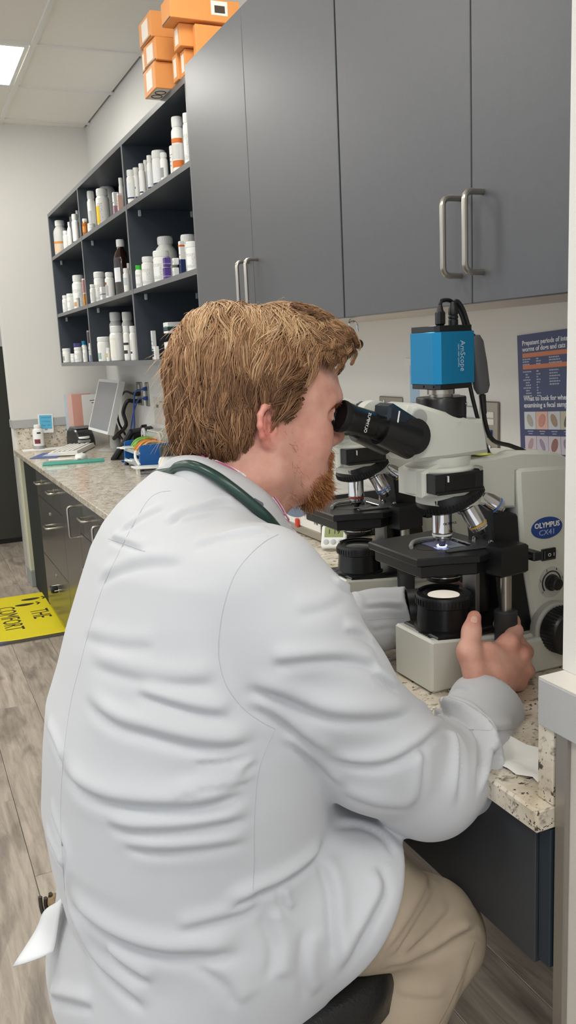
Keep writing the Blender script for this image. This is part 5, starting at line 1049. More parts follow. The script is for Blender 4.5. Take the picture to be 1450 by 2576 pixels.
# ---- body: head, neck, trunk, arms and hands in one volume
body = Vol((0.27, 0.83, 0.80), (0.93, 1.31, 1.42), 0.0024)
H = lambda x, y, z: (x, HY+y, z)
body.ell(H(0.438, 0, 1.298), (0.104, 0.079, 0.098), 0.01)
body.ell(H(0.494, 0, 1.296), (0.068, 0.064, 0.062), 0.03)
body.ell(H(0.488, 0, 1.215), (0.052, 0.057, 0.080), 0.03)
for s_ in (-1, 1):
    body.cap(H(0.430, s_*0.050, 1.203), H(0.504, s_*0.018, 1.171), 0.026, 0.022, 0.03)
    body.cap(H(0.425, s_*0.056, 1.235), H(0.432, s_*0.053, 1.195), 0.026, 0.026, 0.03)
    body.ell(H(0.498, s_*0.038, 1.228), (0.035, 0.027, 0.034), 0.025)
body.ell(H(0.512, 0, 1.169), (0.022, 0.025, 0.021), 0.02)
body.chain([H(0.529, -0.046, 1.273), H(0.546, -0.024, 1.281), H(0.552, 0, 1.280), H(0.546, 0.024, 1.281), H(0.529, 0.046, 1.273)], [0.007, 0.0085, 0.008, 0.0085, 0.007], 0.018)
for s_ in (-1, 1): body.ell(H(0.546, s_*0.042, 1.2612), (0.025, 0.019, 0.0108), 0.010, 's')
body.chain([H(0.546, 0, 1.270), H(0.556, 0, 1.246), H(0.5635, 0, 1.2260)], [0.0085, 0.0092, 0.0122], 0.012)
for s_ in (-1, 1):
    body.ell(H(0.550, s_*0.0120, 1.2215), (0.012, 0.0085, 0.0092), 0.006)
    body.ell(H(0.556, s_*0.0062, 1.2120), (0.0055, 0.0038, 0.0045), 0.003, 's')
    body.ell(H(0.5300, s_*0.0335, 1.2610), (0.0125, 0.0125, 0.0115), 0.003)
    body.chain([H(0.5240, s_*0.0485, 1.2600), H(0.5385, s_*0.042, 1.2655), H(0.5435, s_*0.032, 1.2668), H(0.5405, s_*0.021, 1.2625)], [0.0026]*4, 0.003)
    body.chain([H(0.5235, s_*0.0485, 1.2580), H(0.5365, s_*0.042, 1.2545), H(0.5410, s_*0.032, 1.2535), H(0.5390, s_*0.021, 1.2580)], [0.0024]*4, 0.003)
    body.chain([H(0.512, s_*0.0545, 1.2575), H(0.5225, s_*0.0505, 1.2595)], [0.0014, 0.0016], 0.002, 's')
body.ell(H(0.528, 0, 1.197), (0.020, 0.026, 0.020), 0.015)
body.chain([H(0.524, -0.024, 1.1850), H(0.5405, -0.008, 1.1910), H(0.542, 0, 1.1900), H(0.5405, 0.008, 1.1910), H(0.524, 0.024, 1.1850)], [0.0035, 0.0052, 0.0052, 0.0052, 0.0035], 0.005)
body.chain([H(0.524, -0.024, 1.1830), H(0.538, -0.008, 1.1780), H(0.539, 0, 1.1775), H(0.538, 0.008, 1.1780), H(0.524, 0.024, 1.1830)], [0.0035, 0.0056, 0.006, 0.0056, 0.0035], 0.005)
# ears
for s_ in (-1, 1):
    e = lambda u, v, o: H(0.4225+u*0.72, s_*(0.0785+o*0.9), 1.2555+v*0.82)
    body.ell(e(-0.004, 0.002, -0.004), (0.014, 0.007, 0.023), 0.004, ry=-0.12)
    body.chain([e(0.013, 0.010, 0.0), e(0.0125, 0.022, 0.006), e(0.003, 0.0315, 0.010), e(-0.010, 0.0300, 0.016), e(-0.0195, 0.019, 0.020), e(-0.0215, 0.003, 0.021), e(-0.0165, -0.013, 0.018), e(-0.007, -0.026, 0.011), e(0.004, -0.034, 0.006)], [0.0028, 0.0035, 0.0038, 0.004, 0.0042, 0.0042, 0.0042, 0.0048, 0.0058], 0.004)
    body.chain([e(0.002, 0.022, 0.006), e(-0.009, 0.012, 0.010), e(-0.0105, -0.004, 0.011), e(-0.003, -0.016, 0.009)], [0.0024, 0.0028, 0.0028, 0.003], 0.003)
    body.chain([e(0.012, 0.001, 0.003), e(0.011, -0.009, 0.005)], [0.0034, 0.0042], 0.004)
    body.ell(e(0.004, -0.002, 0.010), (0.0062, 0.012, 0.0105), 0.002, 's')
    body.ell(e(0.003, 0.015, 0.0115), (0.0045, 0.0085, 0.0068), 0.002, 's', 0.5)
    body.chain([e(-0.0145, 0.019, 0.020), e(-0.016, 0.003, 0.021), e(-0.012, -0.010, 0.020)], [0.0022]*3, 0.002, 's')
# neck and trunk
body.chain([H(0.415, 0, 1.24), H(0.398, -0.003, 1.17), H(0.375, -0.008, 1.10)], [0.066, 0.064, 0.075], 0.03)
body.cap(H(0.472, 0, 1.178), H(0.42, 0, 1.13), 0.032, 0.042, 0.025)
body.slices([(0.81, 0.30, 0.42, 1.03, 0.17), (1.0, 0.30, 0.42, 1.03, 0.17), (1.08, 0.30, 0.41, 1.04, 0.16), (1.12, 0.32, 0.42, 1.05, 0.10)], 0.03)
# right arm and hand
SH_R = P(670, 1475, 0.875)
aR = [SH_R, P(812, 1725, 0.852), P(940, 1880, 0.844), P(1070, 1965, 0.845), P(1140, 1935, 0.868), P(1190, 1850, 0.914), P(1222, 1765, 0.951)]
body.chain(aR, [0.05, 0.045, 0.042, 0.038, 0.034, 0.030, 0.0265], 0.02)
wr = P(1226, 1752, 0.953)
mc = {'i': P(1282, 1618, 0.978), 'm': P(1308, 1650, 0.975), 'r': P(1315, 1686, 0.978), 'p': P(1303, 1716, 0.985)}
body.chain([wr, P(1248, 1690, 0.968)], [0.026, 0.028], 0.015)
for k_, r_ in zip('imrp', (0.0155, 0.0158, 0.0148, 0.0132)): body.cap(P(1240, 1715, 0.962), mc[k_], 0.019, r_, 0.014)
body.ell(P(1226, 1664, 0.966), (0.024, 0.020, 0.030), 0.02)
KX, KY = 0.807, 1.018
def knobp(a, r, z): return np.array([KX+r*math.cos(a), KY+r*math.sin(a), z])
body.chain([mc['i'], P(1296, 1588, 1.008), knobp(0.5, 0.028, 0.917), knobp(1.3, 0.027, 0.912)], [0.0145, 0.0118, 0.0102, 0.0092], 0.006)
body.chain([mc['m'], P(1322, 1640, 1.012), knobp(0.45, 0.030, 0.893), knobp(1.2, 0.028, 0.889)], [0.0148, 0.0120, 0.0104, 0.0094], 0.006)
body.chain([mc['r'], P(1327, 1688, 1.012), knobp(0.4, 0.032, 0.869), knobp(1.1, 0.029, 0.866)], [0.0140, 0.0112, 0.0098, 0.0088], 0.006)
body.chain([mc['p'], P(1312, 1728, 1.015), knobp(0.3, 0.030, 0.846), knobp(0.9, 0.026, 0.845)], [0.0125, 0.0098, 0.0086, 0.0078], 0.006)
body.chain([P(1200, 1706, 0.955), P(1180, 1640, 0.966), P(1187, 1588, 0.980), P(1194, 1553, 0.990)], [0.019, 0.0158, 0.0125, 0.0102], 0.010)
body.cap(P(1206, 1650, 0.975), P(1268, 1632, 0.985), 0.012, 0.013, 0.012)
for k_, r_ in zip('imr', (0.006, 0.006, 0.005)): body.ell(np.array(mc[k_])+np.array([-0.002, -0.0115, 0.006]), (r_, r_, r_), 0.008)
# left arm and hand
aL = [np.array([0.37, 1.215, 1.06]), np.array([0.52, 1.262, 0.888]), P(950, 1558, 1.225), P(1042, 1540, 1.19), P(1062, 1538, 1.185)]
body.chain(aL, [0.045, 0.036, 0.030, 0.025, 0.025], 0.02)
body.cap(P(1062, 1538, 1.185), P(1118, 1515, 1.172), 0.026, 0.026, 0.015)
for (x1, y1, Y1), (x2, y2, Y2), (x3, y3, Y3), r_ in [((1112, 1490, 1.165), (1140, 1474, 1.155), (1165, 1482, 1.150), 0.0110), ((1135, 1502, 1.17), (1170, 1500, 1.158), (1193, 1520, 1.150), 0.0105), ((1140, 1528, 1.175), (1172, 1532, 1.162), (1188, 1545, 1.152), 0.0100), ((1132, 1545, 1.18), (1160, 1556, 1.168), (1174, 1568, 1.158), 0.0088)]:
    body.chain([P(1105, 1522, 1.175), P(x1, y1, Y1), P(x2, y2, Y2), P(x3, y3, Y3)], [0.016, r_*1.2, r_, r_*0.85], 0.006)
body.chain([P(1085, 1530, 1.165), P(1112, 1500, 1.150), P(1142, 1486, 1.143)], [0.014, 0.012, 0.010], 0.008)
Vb, Qb = body.mesh(2)
def largest(V, Q):
    lab_ = np.arange(len(V)); e = np.vstack([Q[:, [0, 1]], Q[:, [1, 2]], Q[:, [2, 3]]])
    while True:
        m = np.minimum(lab_[e[:, 0]], lab_[e[:, 1]]); n = lab_.copy(); np.minimum.at(n, e[:, 0], m); np.minimum.at(n, e[:, 1], m); n = n[n]
        if (n == lab_).all(): break
        lab_ = n
    k = np.bincount(lab_).argmax(); keep = lab_ == k; rm = np.cumsum(keep)-1; return V[keep], rm[Q[keep[Q].all(1)]]
Vb, Qb = largest(Vb, Qb)
def skin_mat():
    m = bpy.data.materials.new('skin'); m.use_nodes = True; nt = m.node_tree; b = nt.nodes['Principled BSDF']; N = nt.nodes.new; L = nt.links.new
    b.inputs['Roughness'].default_value = 0.48; b.inputs['Subsurface Weight'].default_value = 0.25; b.inputs['Subsurface Radius'].default_value = (0.010, 0.0035, 0.002); b.inputs['Subsurface Scale'].default_value = 0.5
    tc = N('ShaderNodeTexCoord'); n = N('ShaderNodeTexNoise'); n.inputs['Scale'].default_value = 45; n.inputs['Detail'].default_value = 5; L(tc.outputs['Object'], n.inputs['Vector'])
    r = N('ShaderNodeValToRGB'); e = r.color_ramp.elements; e[0].position = 0.32; e[0].color = lin('cf9583'); e[1].position = 0.7; e[1].color = lin('e0ad9a'); L(n.outputs['Fac'], r.inputs['Fac'])
    at = N('ShaderNodeAttribute'); at.attribute_name = 'blush'
    x = N('ShaderNodeMix'); x.data_type = 'RGBA'; x.inputs['B'].default_value = lin('cf6f64'); L(at.outputs['Fac'], x.inputs['Factor']); L(r.outputs['Color'], x.inputs['A']); L(x.outputs['Result'], b.inputs['Base Color'])
    n2 = N('ShaderNodeTexNoise'); n2.inputs['Scale'].default_value = 420; n2.inputs['Detail'].default_value = 3; L(tc.outputs['Object'], n2.inputs['Vector'])
    bp = N('ShaderNodeBump'); bp.inputs['Strength'].default_value = 0.18; bp.inputs['Distance'].default_value = 0.0012; L(n2.outputs['Fac'], bp.inputs['Height']); L(bp.outputs['Normal'], b.inputs['Normal'])
    return m
M_SKIN = skin_mat()
meb = raw_mesh('person', Vb, Qb, M_SKIN)
def near(V, c, r): return np.exp(-(((V-np.array(c))**2).sum(1))/r**2)
bl = 0.75*sum(near(Vb, H(0.415, s_*0.094, 1.255), 0.026) for s_ in (-1, 1))+0.3*near(Vb, H(0.56, 0, 1.23), 0.02)+0.15*sum(near(Vb, H(0.495, s_*0.06, 1.22), 0.04) for s_ in (-1, 1))
bl += sum(0.28*near(Vb, np.array(mc[k_]), 0.018) for k_ in 'imrp')+0.3*near(Vb, P(1193, 1555, 0.985), 0.015)
at = meb.attributes.new('blush', 'FLOAT', 'POINT'); at.data.foreach_set('value', np.clip(bl, 0, 0.8).astype(np.float32))
man = bpy.data.objects.new('person', meb); COL.objects.link(man)
props(man, 'man with ginger hair and beard in a white coat, seated, looking into the microscope', 'person')
bvb = BVHTree.FromPolygons([tuple(v) for v in Vb], [tuple(q) for q in Qb])
dd_ = ray(1194, 1558); dd_ = dd_/np.linalg.norm(dd_); hit = bvb.ray_cast(Vector(EY), Vector(dd_))
if hit[0] is not None:
    nn_ = np.array(hit[1]); ax_ = np.array(P(1194, 1548, 0.990))-np.array(P(1187, 1588, 0.980)); ax_ -= nn_*(ax_@nn_); ax_ /= np.linalg.norm(ax_); sd_ = np.cross(ax_, nn_)
    rows = []
    for u in np.linspace(-1, 1, 9):
        r_ = []
        for v in np.linspace(-1, 1, 9):
            w_ = 0.0058*math.sqrt(max(1-abs(u)**3.5, 0.02)); p0 = np.array(hit[0])+ax_*(0.0068*u)+sd_*(w_*v)
            n4 = bvb.find_nearest(Vector(p0)); r_.append(np.array(n4[0])+np.array(n4[1])*(0.0005 if abs(v) < 0.95 and abs(u) < 0.95 else -0.0002))
        rows.append(r_)
    obj('thumbnail', MB().sheet(rows), mat('nail', 'e3b3a4', 0.28, coat=0.3), man, smooth=80)
# ---- white coat
coat = Vol((0.03, 0.735, 0.44), (0.78, 1.33, 1.24), 0.0036)
coat.slices([(0.45, 0.105, 0.43, 1.02, 0.232), (0.50, 0.097, 0.44, 1.02, 0.236), (0.54, 0.084, 0.445, 1.02, 0.238), (0.60, 0.098, 0.45, 1.02, 0.236), (0.66, 0.114, 0.452, 1.02, 0.230), (0.70, 0.107, 0.458, 1.025, 0.228), (0.77, 0.102, 0.466, 1.03, 0.230),
             (0.85, 0.112, 0.472, 1.03, 0.232), (0.905, 0.121, 0.474, 1.03, 0.230), (0.95, 0.139, 0.474, 1.03, 0.226), (1.0, 0.157, 0.474, 1.035, 0.222), (1.06, 0.182, 0.470, 1.04, 0.214), (1.10, 0.20, 0.442, 1.045, 0.200), (1.13, 0.218, 0.420, 1.05, 0.172), (1.155, 0.238, 0.405, 1.06, 0.128), (1.18, 0.270, 0.40, 1.07, 0.10), (1.20, 0.298, 0.40, 1.075, 0.08)], 0.02)
coat.ell((0.355, 1.215, 1.06), (0.085, 0.07, 0.085), 0.06)
# skirt over the thighs, cut to its front edge
coat.chain([(0.30, 0.905, 0.655), (0.44, 0.885, 0.665), (0.56, 0.875, 0.64)], [0.115, 0.103, 0.098], 0.03)
coat.chain([(0.30, 1.14, 0.655), (0.44, 1.15, 0.655), (0.56, 1.15, 0.63)], [0.115, 0.098, 0.092], 0.03)
pe0 = np.array(P(1018, 2160, 0.82)); pe1 = np.array(P(845, 2500, 0.81)); ed_ = pe1-pe0; nn = np.array([-ed_[2], -0.0, ed_[0]]); nn /= np.linalg.norm(nn); nn = nn if nn[0] > 0 else -nn
coat.plane(nn, float(pe0@nn), 0.012, ((0.33, 0.735, 0.44), (0.78, 1.33, 0.80)))
coat.chain([np.array((0.51, 0.872, 0.622)), np.array((0.60, 0.872, 0.59))], [0.078, 0.085], 0.006, 's')
# right sleeve
sl_p = [P(655, 1492, 0.888), P(716, 1590, 0.870), P(812, 1722, 0.852), P(938, 1878, 0.842), P(1075, 1962, 0.842), P(1150, 1935, 0.868), P(1190, 1850, 0.912), P(1222, 1782, 0.945), P(1262, 1722, 0.975)]
coat.chain(sl_p[:2], [0.080, 0.083], 0.028)
arm_ = Vol(coat.lo, coat.lo+coat.h*(coat.n-1), coat.h); arm_.chain(sl_p[:6], [0.076, 0.083, 0.076, 0.073, 0.068, 0.057], 0.02); arm_.chain(sl_p[5:], [0.057, 0.051, 0.050, 0.051], 0.02)
axc = np.array(sl_p[8])-np.array(sl_p[6]); axc /= np.linalg.norm(axc)
cut = np.array(P(1226, 1765, 0.951))
arm_.plane(axc, float(cut@axc), 0.003, (cut-0.09, cut+0.10))
arm_.chain([cut-axc*0.026, cut+axc*0.05], [0.036, 0.041], 0.004, 's')
# left sleeve
sL = [np.array([0.365, 1.215, 1.05]), np.array([0.44, 1.25, 0.97]), np.array([0.53, 1.262, 0.885]), P(950, 1560, 1.225), P(1042, 1540, 1.19)]
arm_.chain(sL, [0.075, 0.068, 0.055, 0.047, 0.046], 0.03)
aL_ = np.array(sL[4])-np.array(sL[3]); aL_ /= np.linalg.norm(aL_); cl = np.array(P(1034, 1536, 1.192))
arm_.plane(aL_, float(cl@aL_), 0.003, (cl-np.array([0.02, 0.07, 0.07]), cl+0.08))
arm_.chain([cl-aL_*0.022, cl+aL_*0.05], [0.033, 0.036], 0.004, 's')
hh_ = np.maximum(0.012-np.abs(coat.f-arm_.f), 0)/0.012; coat.f = np.minimum(coat.f, arm_.f)-hh_*hh_*0.012*0.25
Vc, Qc = coat.mesh(3)
# folds: ridge-and-valley lines pressed into the cloth
Nc = vnormals(Vc, Qc)
bvh = BVHTree.FromPolygons([tuple(v) for v in Vc], [tuple(q) for q in Qc])
def cast(x, y, bv=None):
    d = ray(x, y); d = d/np.linalg.norm(d); h_ = (bv or bvh).ray_cast(Vector(EY), Vector(d))
    return None if h_[0] is None else np.array(h_[0])
def on_cloth(pts, n=4, bv=None):
    q = [(x, y, 0) for x, y in pts]; out = [cast(p[0], p[1], bv) for p in smooth_path(q, n)]
    return np.array([p for p in out if p is not None])
def press(V, N, line, amp, w, asym=1.0):
    if len(line) < 3: return
    lo_, hi_ = line.min(0)-4*w, line.max(0)+4*w
    ix = np.where(((V > lo_) & (V < hi_)).all(1) & ((N@(-CF)) > -0.35))[0]
    if not len(ix): return
    p = V[ix]; best = np.full(len(ix), 1e9); sd = np.zeros(len(ix)); tt = np.zeros(len(ix)); m = len(line)-1
    for i in range(m):
        a, b = line[i], line[i+1]; e = b-a; L2 = e@e+1e-12; u = np.clip((p-a)@e/L2, 0, 1); r = p-a-u[:, None]*e; d = np.linalg.norm(r, axis=1)
        up = np.cross(-ray(CX, CY), e); up /= np.linalg.norm(up)+1e-12
        k = d < best; best[k] = d[k]; sd[k] = np.sign(r[k]@up); tt[k] = (i+u[k])/m
    s_ = best*sd/w; tap = np.clip(np.minimum(tt, 1-tt)*5.5, 0, 1); tap = tap*tap*(3-2*tap)
    prof = 0.95*np.exp(-((s_-0.95)/(0.95))**2)-0.85*asym*np.exp(-((s_+0.12)/0.5)**2)+0.18*np.exp(-((s_+1.3)/0.9)**2)
    V[ix] += N[ix]*(amp*tap*prof)[:, None]
FOLDS = [
 ([(204,1754),(285,1820),(379,1850),(486,1876),(572,1882),(655,1862)], 6.5, 15), ([(330,1742),(420,1772),(507,1795),(585,1802)], 5, 12),
 ([(150,1930),(208,1989),(294,2024),(422,2034),(529,2024),(640,1985)], 7, 16), ([(258,2072),(336,2092),(443,2090),(550,2075),(642,2054)], 5, 14), ([(300,2130),(400,2143),(507,2137),(636,2118)], 4, 13),
 ([(430,2005),(500,1985),(570,1975),(640,1970)], 3, 10), ([(600,1955),(620,1935),(650,1915)], 3, 8), ([(480,1920),(560,1915),(650,1895)], 2.5, 9),
 ([(165,2249),(232,2321),(309,2370),(408,2401),(524,2403),(620,2396)], 7, 17), ([(163,2252),(193,2320),(237,2409),(309,2486),(375,2550)], 6, 15), ([(265,2381),(309,2425),(386,2480)], 4, 12),
 ([(440,2345),(520,2325),(607,2300),(662,2265)], 3.5, 12), ([(560,2290),(643,2250),(706,2222),(772,2174),(818,2120)], 7, 12), ([(700,2232),(709,2271),(728,2298)], 4, 9), ([(113,2511),(165,2519),(240,2538)], 6, 12),
 ([(420,1327),(459,1298),(512,1282),(561,1267),(600,1275)], 4, 10), ([(446,1319),(499,1303),(546,1296)], 2.5, 8), ([(480,1380),(551,1358),(630,1343),(690,1340)], 3.5, 11), ([(300,1345),(350,1310),(420,1275)], 2.5, 10),
 ([(273,1355),(317,1370),(365,1388)], 3, 9), ([(215,1668),(330,1705),(450,1722),(560,1715)], 3.5, 16), ([(205,1600),(300,1625),(400,1630)], 2, 14), ([(240,1470),(300,1440),(380,1420),(470,1420)], 2.5, 15), ([(125,2020),(140,2080),(165,2150),(160,2230)], 3, 12), ([(118,1830),(140,1880),(160,1930)], 3.5, 11), ([(110,2090),(135,2140),(158,2190)], 3, 10),
 ([(676,1674),(741,1667),(827,1660),(899,1667),(965,1687)], 5, 12), ([(600,1730),(701,1752),(809,1800),(899,1811),(988,1807),(1060,1790)], 6, 16), ([(612,1771),(683,1803),(755,1850),(830,1905)], 4, 13), ([(740,1545),(810,1535),(880,1500)], 2, 14),
 ([(840,1470),(880,1490),(912,1530)], 4, 9), ([(860,1590),(910,1600),(945,1630)], 4, 9), ([(930,1690),(970,1720),(1000,1740)], 5, 9),
 ([(800,1900),(900,1925),(979,1920),(1059,1877),(1092,1848),(1135,1828)], 5, 12), ([(1130,1833),(1151,1861),(1158,1903),(1151,2040)][::-1], 6, 10), ([(1076,1802),(1126,1798),(1168,1819),(1202,1852),(1210,1903),(1198,2020)], 9, 10), ([(1062,1789),(1113,1777),(1177,1798),(1219,1848),(1235,1903),(1236,1960)], 12, 11), ([(1059,2020),(1067,1924),(1063,1877)], 4, 12), ([(860,2000),(940,2030),(1040,2040)], 3, 16), ([(700,1860),(780,1910),(860,1985)], 3, 12),
 ([(1090,1770),(1150,1735),(1185,1740)], 3, 9), ([(1190,1830),(1250,1838),(1300,1838)], 4, 10),
 ([(845,2473),(935,2316),(970,2235),(948,2172)], 5, 13), ([(800,2159),(827,2226),(836,2316),(843,2450)], 5, 14), ([(830,2080),(900,2078),(960,2105),(1000,2160)], 3, 10), ([(770,2330),(760,2430),(775,2520)], 4, 14), ([(660,2290),(690,2380),(680,2470)], 4, 16), ([(480,2420),(560,2470),(600,2540)], 3, 16),
 ([(910,1530),(970,1525),(1020,1530)], 2.5, 8), ([(930,1590),(980,1580),(1030,1590)], 2.5, 8)]
for ln, am, w_ in FOLDS: press(Vc, Nc, on_cloth(ln), am*0.00122, w_*0.00082)
E_ = np.vstack([Qc[:, [0, 1]], Qc[:, [1, 2]], Qc[:, [2, 3]], Qc[:, [3, 0]]]); dg_ = np.bincount(E_.ravel(), minlength=len(Vc))[:, None]
for lam in (0.5, -0.47, 0.5, -0.47):
    sm = np.stack([np.bincount(E_[:, 0], Vc[E_[:, 1], k], len(Vc))+np.bincount(E_[:, 1], Vc[E_[:, 0], k], len(Vc)) for k in range(3)], 1); Vc = Vc+lam*(sm/dg_-Vc)
M_COAT = mat('white_cotton', 'bfc0c4', 0.85, var=0.015, vscale=8, bump=0.12, bscale=1400, sheen=0.15)
lab = obj('lab_coat', raw_mesh('lab_coat', Vc, Qc, M_COAT), None, man)
bvh2 = BVHTree.FromPolygons([tuple(v) for v in Vc], [tuple(q) for q in Qc])
M_SEAM = mat('coat_stitching', 'b0b2b7', 0.9); M_COAT2 = mat('white_cotton_inside', 'dedfe1', 0.85)
SEAMS = [[(430,1235),(400,1240),(370,1262),(330,1330),(300,1390),(262,1470),(232,1560),(205,1660),(180,1760),(165,1860),(156,1960),(153,2060),(158,2160),(163,2240)],
         [(700,1345),(668,1362),(630,1395),(592,1445),(565,1520),(552,1600),(552,1660),(570,1725),(610,1780),(655,1815),(692,1834)], [(692,1834),(676,1870),(655,1925),(645,1990),(640,2080),(640,2160),(637,2240)],
         [(273,1355),(317,1370),(365,1388)], [(925,1560),(980,1556),(1033,1554)], [(1180,1835),(1250,1838),(1295,1835)]]
for k, ln in enumerate(SEAMS):
    q = on_cloth(ln, 6, bvh2)
    if len(q) > 3: obj('seam', MB().tube(q+CF*0.0002, 0.0006, 6), M_SEAM, lab)
def ribbon(name, A, B, m, parent, thick=0.0016, n=6, bulge=0.0, rows_n=6):
    a = smooth_path(A, n); b = smooth_path(B, n); mb = MB(); rows = []
    for t in np.linspace(0, 1, rows_n):
        rows.append([np.array(p)*(1-t)+np.array(q)*t+np.array([0, -1.0, 0.35])*bulge*math.sin(PI*t) for p, q in zip(a, b)])
    mb.sheet(rows); o = obj(name, mb, m, parent, smooth=70); md = o.modifiers.new('thickness', 'SOLIDIFY'); md.thickness = thick; md.offset = 0; return o
# collar of the coat: a folded leaf around the neck
cu = [(0.35, 1.165, 1.19), (0.318, 1.12, 1.205), P(442, 1150, 1.075), P(500, 1149, 1.03), P(560, 1172, 1.012), P(620, 1203, 1.005), P(680, 1250, 1.003), P(718, 1303, 1.01), P(752, 1352, 1.02)]
cl_ = [(0.34, 1.20, 1.155), (0.305, 1.14, 1.172), P(426, 1202, 1.075), P(470, 1222, 1.005), P(545, 1262, 0.975), P(605, 1300, 0.96), P(660, 1335, 0.955), P(706, 1352, 0.968), P(748, 1358, 1.0)]
ribbon('collar', cu, cl_, M_COAT, lab, 0.003, 6, 0.006)
ribbon('collar_stand', [np.array(p)+np.array([0.003, 0.002, -0.001]) for p in cu], [np.array(p)+np.array([0.01, 0.012, -0.045]) for p in cu], M_COAT2, lab, 0.002)
# loose coat tail at the vent
tA = [P(163, 2242, 0.985), P(150, 2300, 1.0), P(140, 2370, 1.01), P(134, 2395, 1.01)]; tB = [P(148, 2268, 1.03), P(112, 2292, 1.05), P(90, 2340, 1.05), P(32, 2432, 1.03)]
ribbon('coat_tail', tA, tB, M_COAT2, lab, 0.0015, 5, 0.004)
# shirt
def check_mat():
    m = bpy.data.materials.new('pink_check'); m.use_nodes = True; nt = m.node_tree; b = nt.nodes['Principled BSDF']; b.inputs['Roughness'].default_value = 0.8
    tc = nt.nodes.new('ShaderNodeTexCoord'); ck = nt.nodes.new('ShaderNodeTexWave'); ck.inputs['Scale'].default_value = 95; ck.bands_direction = 'DIAGONAL'
    r = nt.nodes.new('ShaderNodeValToRGB'); r.color_ramp.interpolation = 'CONSTANT'; e = r.color_ramp.elements; e[0].color = lin('e9dfe2'); e[1].position = 0.5; e[1].color = lin('b4507e')
    nt.links.new(tc.outputs['Object'], ck.inputs['Vector']); nt.links.new(ck.outputs['Fac'], r.inputs['Fac']); nt.links.new(r.outputs['Color'], b.inputs['Base Color']); return m
M_CHK = check_mat()
ribbon('shirt_collar', [P(505, 1143, 1.04), P(560, 1164, 1.022), P(620, 1195, 1.015), P(690, 1248, 1.018), P(728, 1305, 1.03)], [P(505, 1175, 1.04), P(560, 1200, 1.022), P(620, 1235, 1.015), P(685, 1285, 1.018), P(722, 1330, 1.03)], M_CHK, man, 0.002)
ribbon('shirt_front', [P(716, 1290, 1.005), P(726, 1312, 1.003), P(742, 1335, 1.0), P(760, 1358, 0.998)], [P(704, 1300, 1.01), P(712, 1325, 1.01), P(722, 1350, 1.01), P(735, 1372, 1.01)], M_CHK, man, 0.002)
obj('wristband', MB().lathe([(0.030, -0.024), (0.038, -0.020), (0.039, 0.018), (0.030, 0.022)], P(1056, 1537, 1.187), np.array(P(1075, 1535, 1.18))-np.array(P(1040, 1538, 1.19)), 28), M_BLACK, man)
# ---- trousers
tr = Vol((0.20, 0.76, 0.16), (0.72, 1.27, 0.80), 0.0045)
for y_, Rr in ((0.878, 1.0), (1.15, 0.95)):
    tr.chain([(0.30, y_+0.025 if y_ < 1 else y_-0.02, 0.665), (0.45, y_, 0.655), (0.565, y_, 0.572), (0.583, y_, 0.556)], [0.078*Rr, 0.080*Rr, 0.060*Rr, 0.055*Rr], 0.03)
    tr.chain([(0.575, y_, 0.556), (0.51, y_, 0.495), (0.42, y_, 0.385), (0.32, y_, 0.25)], [0.062*Rr, 0.069*Rr, 0.062*Rr, 0.053*Rr], 0.03)
tr.ell((0.28, 1.01, 0.675), (0.12, 0.155, 0.085), 0.03)
Vt, Qt = tr.mesh(3); Nt = vnormals(Vt, Qt); bvt = BVHTree.FromPolygons([tuple(v) for v in Vt], [tuple(q) for q in Qt])
TF = [([(960, 2440), (1050, 2410), (1130, 2375), (1215, 2322)], 7, 12), ([(970, 2401), (1020, 2330), (1065, 2253), (1085, 2200)], 4, 10), ([(988, 2410), (1051, 2310), (1100, 2230)], 3.5, 9), ([(1015, 2400), (1080, 2345), (1141, 2284)], 3.5, 8), ([(1060, 2395), (1120, 2360), (1190, 2320)], 3, 8), ([(930, 2400), (980, 2330), (1010, 2260)], 3, 12), ([(990, 2505), (1060, 2515), (1120, 2515)], 3, 9), ([(1130, 2560), (1165, 2480), (1185, 2390)], 2, 10), ([(1150, 2345), (1190, 2345), (1215, 2350)], 3, 7)]
for ln, am, w_ in TF: press(Vt, Nt, on_cloth(ln, 4, bvt), am*0.001, w_*0.001)
tro = obj('trousers', raw_mesh('trousers', Vt, Qt, mat('khaki_cotton', 'ab9b86', 0.85, var=0.05, vscale=40, bump=0.15, bscale=900)), None, man)
q = on_cloth([(1195, 2370), (1170, 2440), (1130, 2530), (1105, 2576)], 5, BVHTree.FromPolygons([tuple(v) for v in Vt], [tuple(q) for q in Qt]))
if len(q) > 3: obj('seam', MB().tube(q, 0.0008, 6), mat('khaki_stitch', '857460', 0.9), tro)
for y_ in (0.872, 1.15): obj('shoe', MB().lathe([(0.0, -0.09), (0.03, -0.085), (0.045, -0.04), (0.048, 0.03), (0.044, 0.09), (0.03, 0.13), (0.0, 0.145)], (0.285, y_, 0.19), (0.6, 0, -0.8), 20, scale=(0.9, 0.95)), M_BLACK, man)
# ---- stethoscope
ste = thing('stethoscope', 'dark green stethoscope tube lying around the collar of the white coat', 'stethoscope', (0, 0, 0))
sp = [(0.385, 1.225, 1.145), (0.34, 1.185, 1.178), (0.306, 1.135, 1.19), P(431, 1188, 1.072), P(450, 1174, 1.045), P(485, 1172, 1.012), P(535, 1194, 0.985), P(585, 1228, 0.968), P(632, 1266, 0.957), P(668, 1298, 0.953), P(700, 1335, 0.965)]
obj('tube', MB().tube(smooth_path(sp, 8), 0.0068, 14), mat('bottle_green_rubber', '1d3a33', 0.28, var=0.04), ste)
obj('clip', MB().box(-0.008, 0.008, -0.003, 0.003, -0.004, 0.004, 0.002, Matrix.Translation(Vector(P(648, 1266, 0.958))) @ Matrix.Rotation(0.6, 4, 'Y')), mat('grey_clip', '6a6470', 0.4), ste)
